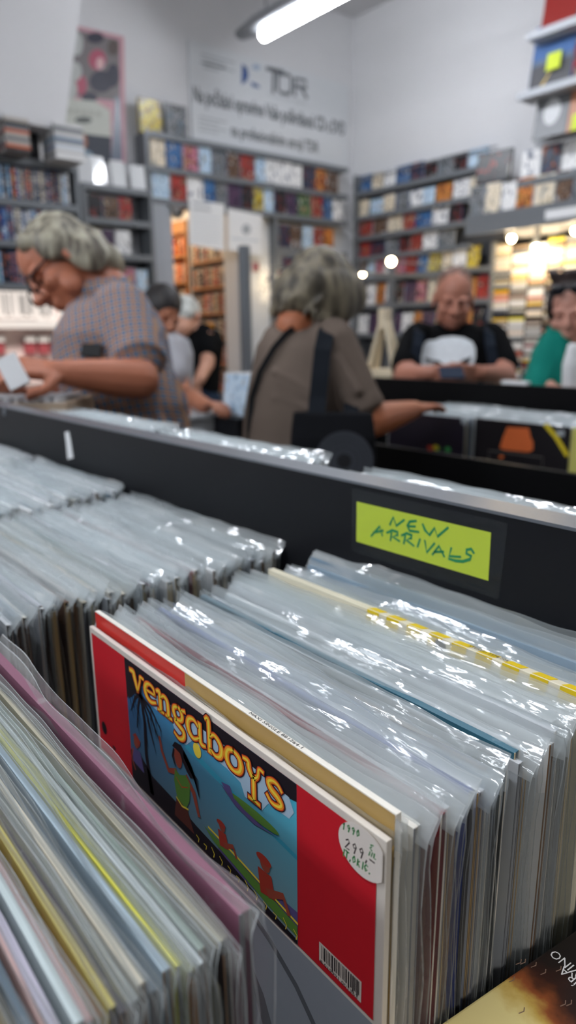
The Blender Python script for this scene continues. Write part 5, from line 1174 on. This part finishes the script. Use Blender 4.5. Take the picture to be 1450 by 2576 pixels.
# tote bag and shoulder strap
c_ = at(838, 1140, 1.74); o = thing('tote_bag', 'black tote bag with a grey record print hanging from the woman\'s shoulder', 'bag', c_)
M_CAN = cloth('black_canvas', '#0e0f13'); M_STR = cloth('strap_canvas', '#1c2026')
b = MB(); b.loft([(at(838, 1037, 1.765), .100, .028), (at(838, 1100, 1.755), .106, .045), (at(838, 1230, 1.75), .108, .05), (at(840, 1370, 1.75), .104, .035)], CR, FH, 28, p=4); remesh(b.build('bag_body', M_CAN, o), .006, 2)
b = MB(); cc = at(866, 1160, 1.70)
b.poly([cc + CR * .071 * math.cos(t) + V((0, 0, 1)) * .073 * math.sin(t) for t in [2 * math.pi * i / 36 for i in range(36)]], 0); b.poly([cc - FH * .0006 + CR * .018 * math.cos(t) + V((0, 0, 1)) * .018 * math.sin(t) for t in [2 * math.pi * i / 20 for i in range(20)]], 1)
for r_ in (.034, .048, .060):
    pts = [cc - FH * .0005 + CR * r_ * math.cos(t) + V((0, 0, 1)) * r_ * math.sin(t) for t in [2 * math.pi * i / 30 for i in range(31)]]; b.ribbon(pts, .0016, -FH, 1)
b.build('record_print', [mat('print_grey_vinyl', '#3c4048', .6), mat('print_dark', '#1a1c20', .6)], o)
b = MB(); b.band([at(838, 812, 1.93), at(830, 818, 1.87), at(820, 840, 1.82), at(812, 880, 1.79), at(806, 940, 1.775), at(800, 1000, 1.765), at(796, 1050, 1.745)], .044, .004, -FH); b.build('strap', M_STR, o)
b = MB(); b.band([at(845, 815, 1.95), at(870, 850, 1.99), at(880, 950, 1.96), at(885, 1045, 1.80)], .04, .004, FH); b.build('strap', M_STR, o)
o = thing('shoulder_bag', 'thin dark shoulder strap across the back of the brown t-shirt', 'bag', at(640, 1190, 1.9))
b = MB(); b.band([at(752, 818, 1.865), at(722, 838, 1.835), at(690, 875, 1.825), at(655, 935, 1.835), at(634, 1000, 1.85), at(628, 1080, 1.86), at(630, 1180, 1.88)], .016, .004, -FH); b.build('strap', M_DARK, o)
b = MB(); b.loft([(at(630, 1175, 1.90), .05, .03), (at(630, 1240, 1.90), .06, .045), (at(630, 1330, 1.90), .055, .04)], CR, FH, 20, p=4); remesh(b.build('bag_body', M_CAN, o), .008, 2)

# --- man behind the far table, looking at his phone
p0 = at(1143, 1050, 3.12); o = thing('person', 'short-haired man in a black t-shirt with white skull print, looking at his phone', 'person', (p0.x, p0.y, FLOOR_Z))
SK3 = skin('skin_rose', '#b07560'); hc = at(1141, 752, 3.02)
F, U, L = frame(-CR * .10 - CU * .52 - CW * .80, CU * .8 - CW * .5); b = MB(); head(b, hc, F, U, L, 1.02)
b.limb(hc - F * .02 - U * .06, .06, at(1143, 842, 3.12), .07); b.limb(at(1143, 870, 3.12), .10, at(1143, 1040, 3.12), .11)
for sx, ex, wx, hx, dd, th in ((1042, 1018, 1076, 1122, 1, 1), (1246, 1272, 1212, 1160, -1, -1)):
    sh, el, wr = at(sx, 858, 3.1), at(ex, 948, 2.98), at(wx, 938, 2.83); b.limb(at(1143, 862, 3.12), .06, sh, .058); b.limb(sh, .054, el, .047); b.limb(el, .048, el.lerp(wr, .35), .046); b.limb(el.lerp(wr, .35), .046, wr, .030); hand(b, wr, at(hx, 938, 2.79) - wr, CW * .6 + CU * .3 + CR * .3 * dd, -th, .5, .98)
remesh(b.build('body', SK3, o), VX, 3); eyes(o, hc, F, U, L, 1.02, SK3, skin('skin_lash', '#7e5444'))
b = MB(); b.ell(hc + U * .048 - F * .018, .092, .0785, .082, F, L, U, 20); b.ell(hc - F * .06 - U * .01, .045, .07, .07, F, L, U)
remesh(b.build('hair', hairm('hair_short_brown', '#5a3c30', '#7a5444'), o), .005, 2)
b = MB()
for l in (-1, 1): b.limb(hc + F * .094 + L * l * .018 + U * .018, .005, hc + F * .086 + L * l * .05 + U * .024, .004, 8)
b.build('eyebrows', mat('brow_dark', '#4a3026', .8), o, True)
b = MB(); b.ell(hc + F * .052 - U * .088, .040, .046, .028, F, L, U); b.ell(hc + F * .098 - U * .048, .007, .026, .006, F, L, U); remesh(b.build('beard', mat('stubble', '#7e5244', .9), o), .005, 2)
b = MB()
b.loft([(at(1143, 812, 3.12), .075, .07), (at(1143, 832, 3.12), .165, .10), (at(1143, 862, 3.12), .190, .118), (at(1143, 920, 3.12), .172, .125), (at(1143, 980, 3.12), .168, .125), (at(1143, 1100, 3.12), .168, .125)], CR, FH, 28)
for sx, ex in ((1055, 1022), (1232, 1268)): b.limb(at(sx, 856, 3.11), .082, at(ex, 918, 3.03), .066)
for k in range(14): t = 2 * math.pi * k / 14; b.ell(at(1143, 822, 3.11) + CR * .078 * math.cos(t) + FH * .072 * math.sin(t), .016, .016, .014)
ts = remesh(b.build('t_shirt', cloth('black_cotton', '#08090b'), o), .006, 3)
def on_shirt(px_, py_): return at(px_, py_, 2.985)
def printm(pts, m, name, off):
    """print lying on the chest"""
    import bmesh
    cx_ = sum(p[0] for p in pts) / len(pts); cy_ = sum(p[1] for p in pts) / len(pts); b = MB(); n = len(pts); R = 7
    vs = [on_shirt(cx_ + (x - cx_) * k / R, cy_ + (y - cy_) * k / R) for k in range(1, R + 1) for x, y in pts] + [on_shirt(cx_, cy_)]
    fs = [(k * n + i, k * n + (i + 1) % n, (k + 1) * n + (i + 1) % n, (k + 1) * n + i) for k in range(R - 1) for i in range(n)] + [(n * R, (i + 1) % n, i) for i in range(n)]
    b.add(vs, fs); oo = b.build(name, m, o, True); s_ = oo.modifiers.new('w', 'SHRINKWRAP'); s_.target = ts; s_.wrap_method = 'NEAREST_SURFACEPOINT'; s_.wrap_mode = 'ABOVE_SURFACE'; s_.offset = off; return oo
def dens(pts, k=3):
    r = []
    for i in range(len(pts)):
        p, q = pts[i], pts[(i + 1) % len(pts)]
        for j in range(k): r.append((p[0] + (q[0] - p[0]) * j / k, p[1] + (q[1] - p[1]) * j / k))
    return r
M_SKP = mat('skull_white', '#e6ecf2', .7, var=.15, scale=40); M_SKD = mat('skull_dark', '#15161a', .8)
printm(dens([(1078, 855), (1092, 844), (1115, 838), (1145, 837), (1172, 841), (1192, 853), (1202, 873), (1202, 895), (1196, 912), (1186, 921), (1172, 912), (1150, 916), (1132, 922), (1112, 916), (1090, 908), (1082, 921), (1068, 914), (1062, 895), (1064, 873)]), M_SKP, 'skull_print', .004)
printm(dens([(1080, 899), (1105, 906), (1122, 918), (1100, 919), (1084, 912)]), M_SKD, 'skull_eye_print', .0065)
printm(dens([(1190, 895), (1165, 904), (1150, 917), (1170, 917), (1186, 908)]), M_SKD, 'skull_eye_print', .0065)
lower(o, (at(1143, 1100, 3.12).x, at(1143, 1100, 3.12).y, -.46), CR, -FH, JEANS, SHOE)
c_ = at(1140, 938, 2.715); b = MB(); X_, Y_ = CR, (CU * .75 + CW * .6).normalized(); Z_ = X_.cross(Y_); M7 = Matrix(((X_.x, Y_.x, Z_.x, c_.x), (X_.y, Y_.y, Z_.y, c_.y), (X_.z, Y_.z, Z_.z, c_.z), (0, 0, 0, 1))); b.cbox(-.052, .042, -.034, .034, -.004, .004, .003, 0, M7); b.cyl(M7 @ V((-.035, .018, -.006)), M7 @ V((-.035, .018, -.003)), .008, n=12)
tag(b.build('phone', mat('phone_blue', '#16263c', .6, spec=.2)), 'dark phone held by the man with the skull t-shirt', 'phone')
o = thing('backpack', 'dark backpack worn by the man with the skull t-shirt', 'bag', at(1143, 950, 3.32))
b = MB(); b.loft([(at(1143, 840, 3.33), .11, .04), (at(1143, 880, 3.34), .14, .08), (at(1143, 980, 3.34), .145, .09), (at(1143, 1040, 3.33), .13, .07)], CR, FH, 24, p=3.5); remesh(b.build('pack_body', M_DARK, o), .01, 3)
for sx in (-1, 1): b = MB(); b.band([at(1143 + sx * 86, 818, 3.20), at(1143 + sx * 88, 820, 3.10), at(1143 + sx * 88, 838, 2.995), at(1143 + sx * 91, 870, 2.975), at(1143 + sx * 100, 915, 2.985), at(1143 + sx * 108, 950, 3.05)], .044, .006, -FH); b.build('strap', mat('strap_navy', '#1c232e', .8, spec=.15), o)

# --- woman at the right edge
p0 = at(1440, 1050, 2.68); o = thing('person', 'dark-haired person in a teal cardigan at the right edge, looking down', 'person', (p0.x, p0.y, FLOOR_Z))
SK4 = skin('skin_pink', '#c08a78'); hc = at(1440, 786, 2.60); F, U, L = frame(-CR * .48 - CU * .42 - CW * .76, -CR * .10 + CU * .9 - CW * .3)
b = MB(); head(b, hc, F, U, L, .98); b.limb(hc - F * .02 - U * .06, .054, at(1462, 880, 2.68), .06); b.limb(at(1455, 900, 2.68), .09, at(1450, 1080, 2.7), .11)
for (sx, ex, wx, hx, th) in ((1385, 1358, 1392, 1425, 1), (1530, 1550, 1510, 1480, -1)):
    sh, el, wr = at(sx, 890, 2.66), at(ex, 965, 2.62), at(wx, 985, 2.50); b.limb(at(1455, 890, 2.68), .055, sh, .052); b.limb(sh, .048, el, .043); b.limb(el, .043, wr, .028); hand(b, wr, at(hx, 985, 2.46) - wr, -CU + CW * .3, -th, .4, .95)
remesh(b.build('body', SK4, o), VX, 3); eyes(o, hc, F, U, L, .98, SK4)
b = MB(); b.ell(hc + U * .068 - F * .028, .094, .086, .082, F, L, U, 20); b.ell(hc - F * .065 - U * .0, .06, .083, .09, F, L, U)
for l in (-1, 1): b.ell(hc + L * l * .07 + U * .03, .06, .022, .055, F, L, U)
rh = random.Random(3)
for i in range(16): a_ = rh.uniform(-1.2, 1.2); dv = F * .5 * math.cos(a_) + L * math.sin(a_) + U * .9; pp = hc + U * .065 + dv * .065; b.limb(pp, .014, pp + dv * .018 + U * .012, .007, 8)
remesh(b.build('hair', hairm('hair_dark', '#1c1616', '#3a2a26'), o), .005, 2)
b = MB()
for l in (-1, 1): b.ell(hc + F * .085 + L * l * .035 + U * .098, .008, .028, .02, F, L, U); b.limb(hc + F * .08 + L * l * .06 + U * .1, .004, hc - F * .02 + L * l * .088 + U * .06, .004, 8)
b.limb(hc + F * .09 - L * .012 + U * .1, .004, hc + F * .09 + L * .012 + U * .1, .004, 8); b.build('sunglasses', mat('sunglass', '#14161c', .1), o, True)
b = MB(); b.loft([(at(1455, 868, 2.68), .07, .07), (at(1452, 890, 2.68), .13, .105), (at(1450, 950, 2.68), .15, .125), (at(1450, 1100, 2.7), .155, .125)], CR, FH, 28); remesh(b.build('white_top', cloth('white_cotton', '#d8d4d0'), o), .007, 3)
b = MB(); b.ell(at(1402, 870, 2.64), .062, .085, .085, CR, FH, (0, 0, 1)); b.limb(at(1398, 880, 2.64), .075, at(1366, 945, 2.60), .062); b.limb(at(1366, 945, 2.60), .062, at(1345, 985, 2.55), .05); b.limb(at(1400, 900, 2.62), .07, at(1400, 1040, 2.60), .06); b.limb(at(1375, 905, 2.66), .06, at(1330, 975, 2.60), .03)
b.limb(at(1525, 880, 2.66), .08, at(1545, 1000, 2.62), .065); b.limb(at(1395, 900, 2.75), .09, at(1520, 900, 2.76), .09); b.limb(at(1400, 1050, 2.76), .10, at(1510, 1050, 2.76), .10); b.limb(at(1455, 900, 2.78), .1, at(1455, 1060, 2.78), .1)
remesh(b.build('cardigan', cloth('teal_knit', '#157a6c'), o), .007, 3)
lower(o, (at(1450, 1110, 2.7).x, at(1450, 1110, 2.7).y, -.48), CR, -FH, JEANS, SHOE)
c_ = at(1445, 938, 2.44); b = MB(); b.loft([(c_ + V((0, 0, .10)), .028, .015), (c_ + V((0, 0, .03)), .04, .03), (c_ - V((0, 0, .06)), .036, .03)], CR, FH, 16, p=3); tag(remesh(b.build('paper_bag', M_WHITE), .006, 2), 'crumpled white bag held by the person in the teal cardigan', 'bag')
q = at(1347, 962, 2.5); b = MB(); b.cbox(q.x - .05, q.x + .05, TY + .002, TY + .028, TZ, TZ + .012, .002); tag(b.build('card_box', M_WHITE), 'small white box on the edge of the far table board', 'box')

# --- two people in the aisle behind the checked shirt
p0 = at(490, 1000, 4.2); o = thing('person', 'grey-haired man in a black t-shirt and jeans turned away in the aisle', 'person', (p0.x, p0.y, FLOOR_Z))
hc = at(470, 800, 4.15); F, U, L = frame(CR * .3 - CU * .5 + CW * .8, CU + CW * .3); b = MB(); head(b, hc, F, U, L); b.limb(hc - U * .06, .055, at(485, 850, 4.2), .06); b.limb(at(487, 850, 4.2), .1, at(487, 960, 4.2), .1)
sh, el, wr = at(520, 845, 4.15), at(522, 915, 4.1), at(500, 960, 3.98); b.limb(at(490, 852, 4.2), .05, sh, .042); b.limb(sh, .05, el, .044); b.limb(el, .042, wr, .03); hand(b, wr, -CR * .5 + CW * .2 - CU * .4, CW, 1, .5)
sh, el, wr = at(450, 845, 4.25), at(440, 920, 4.3), at(462, 955, 4.4); b.limb(at(490, 852, 4.2), .05, sh, .042); b.limb(sh, .05, el, .044); b.limb(el, .042, wr, .03); hand(b, wr, CR * .4 + CW * .4, -CU, -1, .5)
remesh(b.build('body', skin('skin_light', '#c49078'), o), .006, 3); eyes(o, hc, F, U, L, 1, SK4)
b = MB(); b.ell(hc + U * .04 - F * .02, .1, .084, .085, F, L, U, 18); b.ell(hc - F * .06 - U * .02, .05, .08, .07, F, L, U); remesh(b.build('hair', hairm('hair_white', '#a8aaa4', '#d4d6d0'), o), .006, 2)
b = MB(); b.loft([(at(485, 818, 4.2), .08, .07), (at(486, 832, 4.2), .16, .1), (at(487, 860, 4.2), .185, .12), (at(487, 930, 4.2), .165, .12), (at(485, 985, 4.2), .165, .12)], CR, FH, 24)
b.limb(at(512, 845, 4.17), .075, at(522, 885, 4.13), .065); b.limb(at(458, 845, 4.22), .075, at(444, 885, 4.28), .065); remesh(b.build('t_shirt', cloth('black_cotton', '#08090b'), o), .008, 3)
lower(o, (at(485, 1000, 4.2).x, at(485, 1000, 4.2).y, at(485, 985, 4.2).z - .03), CR, FH, JEANS, SHOE)
p0 = at(420, 1000, 3.15); o = thing('person', 'dark-haired person in a pale shirt half hidden behind the checked shirt', 'person', (p0.x, p0.y, FLOOR_Z))
hc = at(404, 790, 3.20); F, U, L = frame(CR * .55 - CU * .5 - CW * .5, CU + CR * .1); b = MB(); head(b, hc, F, U, L, .95); b.limb(hc - U * .06, .053, at(400, 860, 3.25), .06); b.limb(at(400, 880, 3.25), .1, at(405, 1010, 3.25), .1)
sh, el, wr = at(425, 880, 3.20), at(462, 990, 3.15), at(515, 1020, 2.78); b.limb(at(400, 875, 3.25), .06, sh, .055); b.limb(sh, .05, el, .044); b.limb(el, .044, wr, .032); hand(b, wr, at(550, 1015, 2.7) - wr, -CU, 1, .6)
sh, el, wr = at(355, 880, 3.25), at(350, 980, 3.15), at(400, 1020, 2.75); b.limb(at(400, 875, 3.25), .06, sh, .055); b.limb(sh, .05, el, .044); b.limb(el, .044, wr, .032); hand(b, wr, CR * .6 - CW * .3, -CU, -1, .6)
remesh(b.build('body', skin('skin_tan2', '#a86c50'), o), .006, 3); eyes(o, hc, F, U, L, .95, SK1)
b = MB(); b.ell(hc + U * .045 - F * .02, .1, .086, .09, F, L, U, 18); b.ell(hc - F * .06 - U * .02, .06, .083, .09, F, L, U)
for l in (-1, 1): b.ell(hc - F * .01 + L * l * .075 - U * .01, .05, .02, .06, F, L, U)
remesh(b.build('hair', hairm('hair_black', '#141214', '#2a2422'), o), .006, 2)
b = MB(); b.loft([(at(400, 835, 3.25), .08, .07), (at(400, 855, 3.25), .14, .1), (at(400, 890, 3.25), .16, .115), (at(403, 1000, 3.25), .15, .115), (at(403, 1100, 3.25), .15, .115)], CR, FH, 24)
b.limb(at(418, 880, 2.96), .07, at(440, 935, 2.92), .06); b.limb(at(362, 880, 3.25), .07, at(354, 940, 3.20), .06); remesh(b.build('shirt', cloth('pale_cotton', '#a9a9ae'), o), .008, 3)
lower(o, (at(403, 1110, 3.25).x, at(403, 1110, 3.25).y, -.46), CR, -FH, DKTR, SHOE)
# orange cap on a peg of the jamb
q = at(412, 748, 4.9); q = onX(412, 760, XF + .06); b = MB(); b.ell(q, .055, .085, .055); b.ell(q + V((.05, .0, -.03)), .05, .075, .012)
tag(remesh(b.build('cap', mat('cap_orange', '#dc9a28', .7)), .006, 3), 'orange cap hanging at the grey door jamb above the dark-haired person', 'cap')
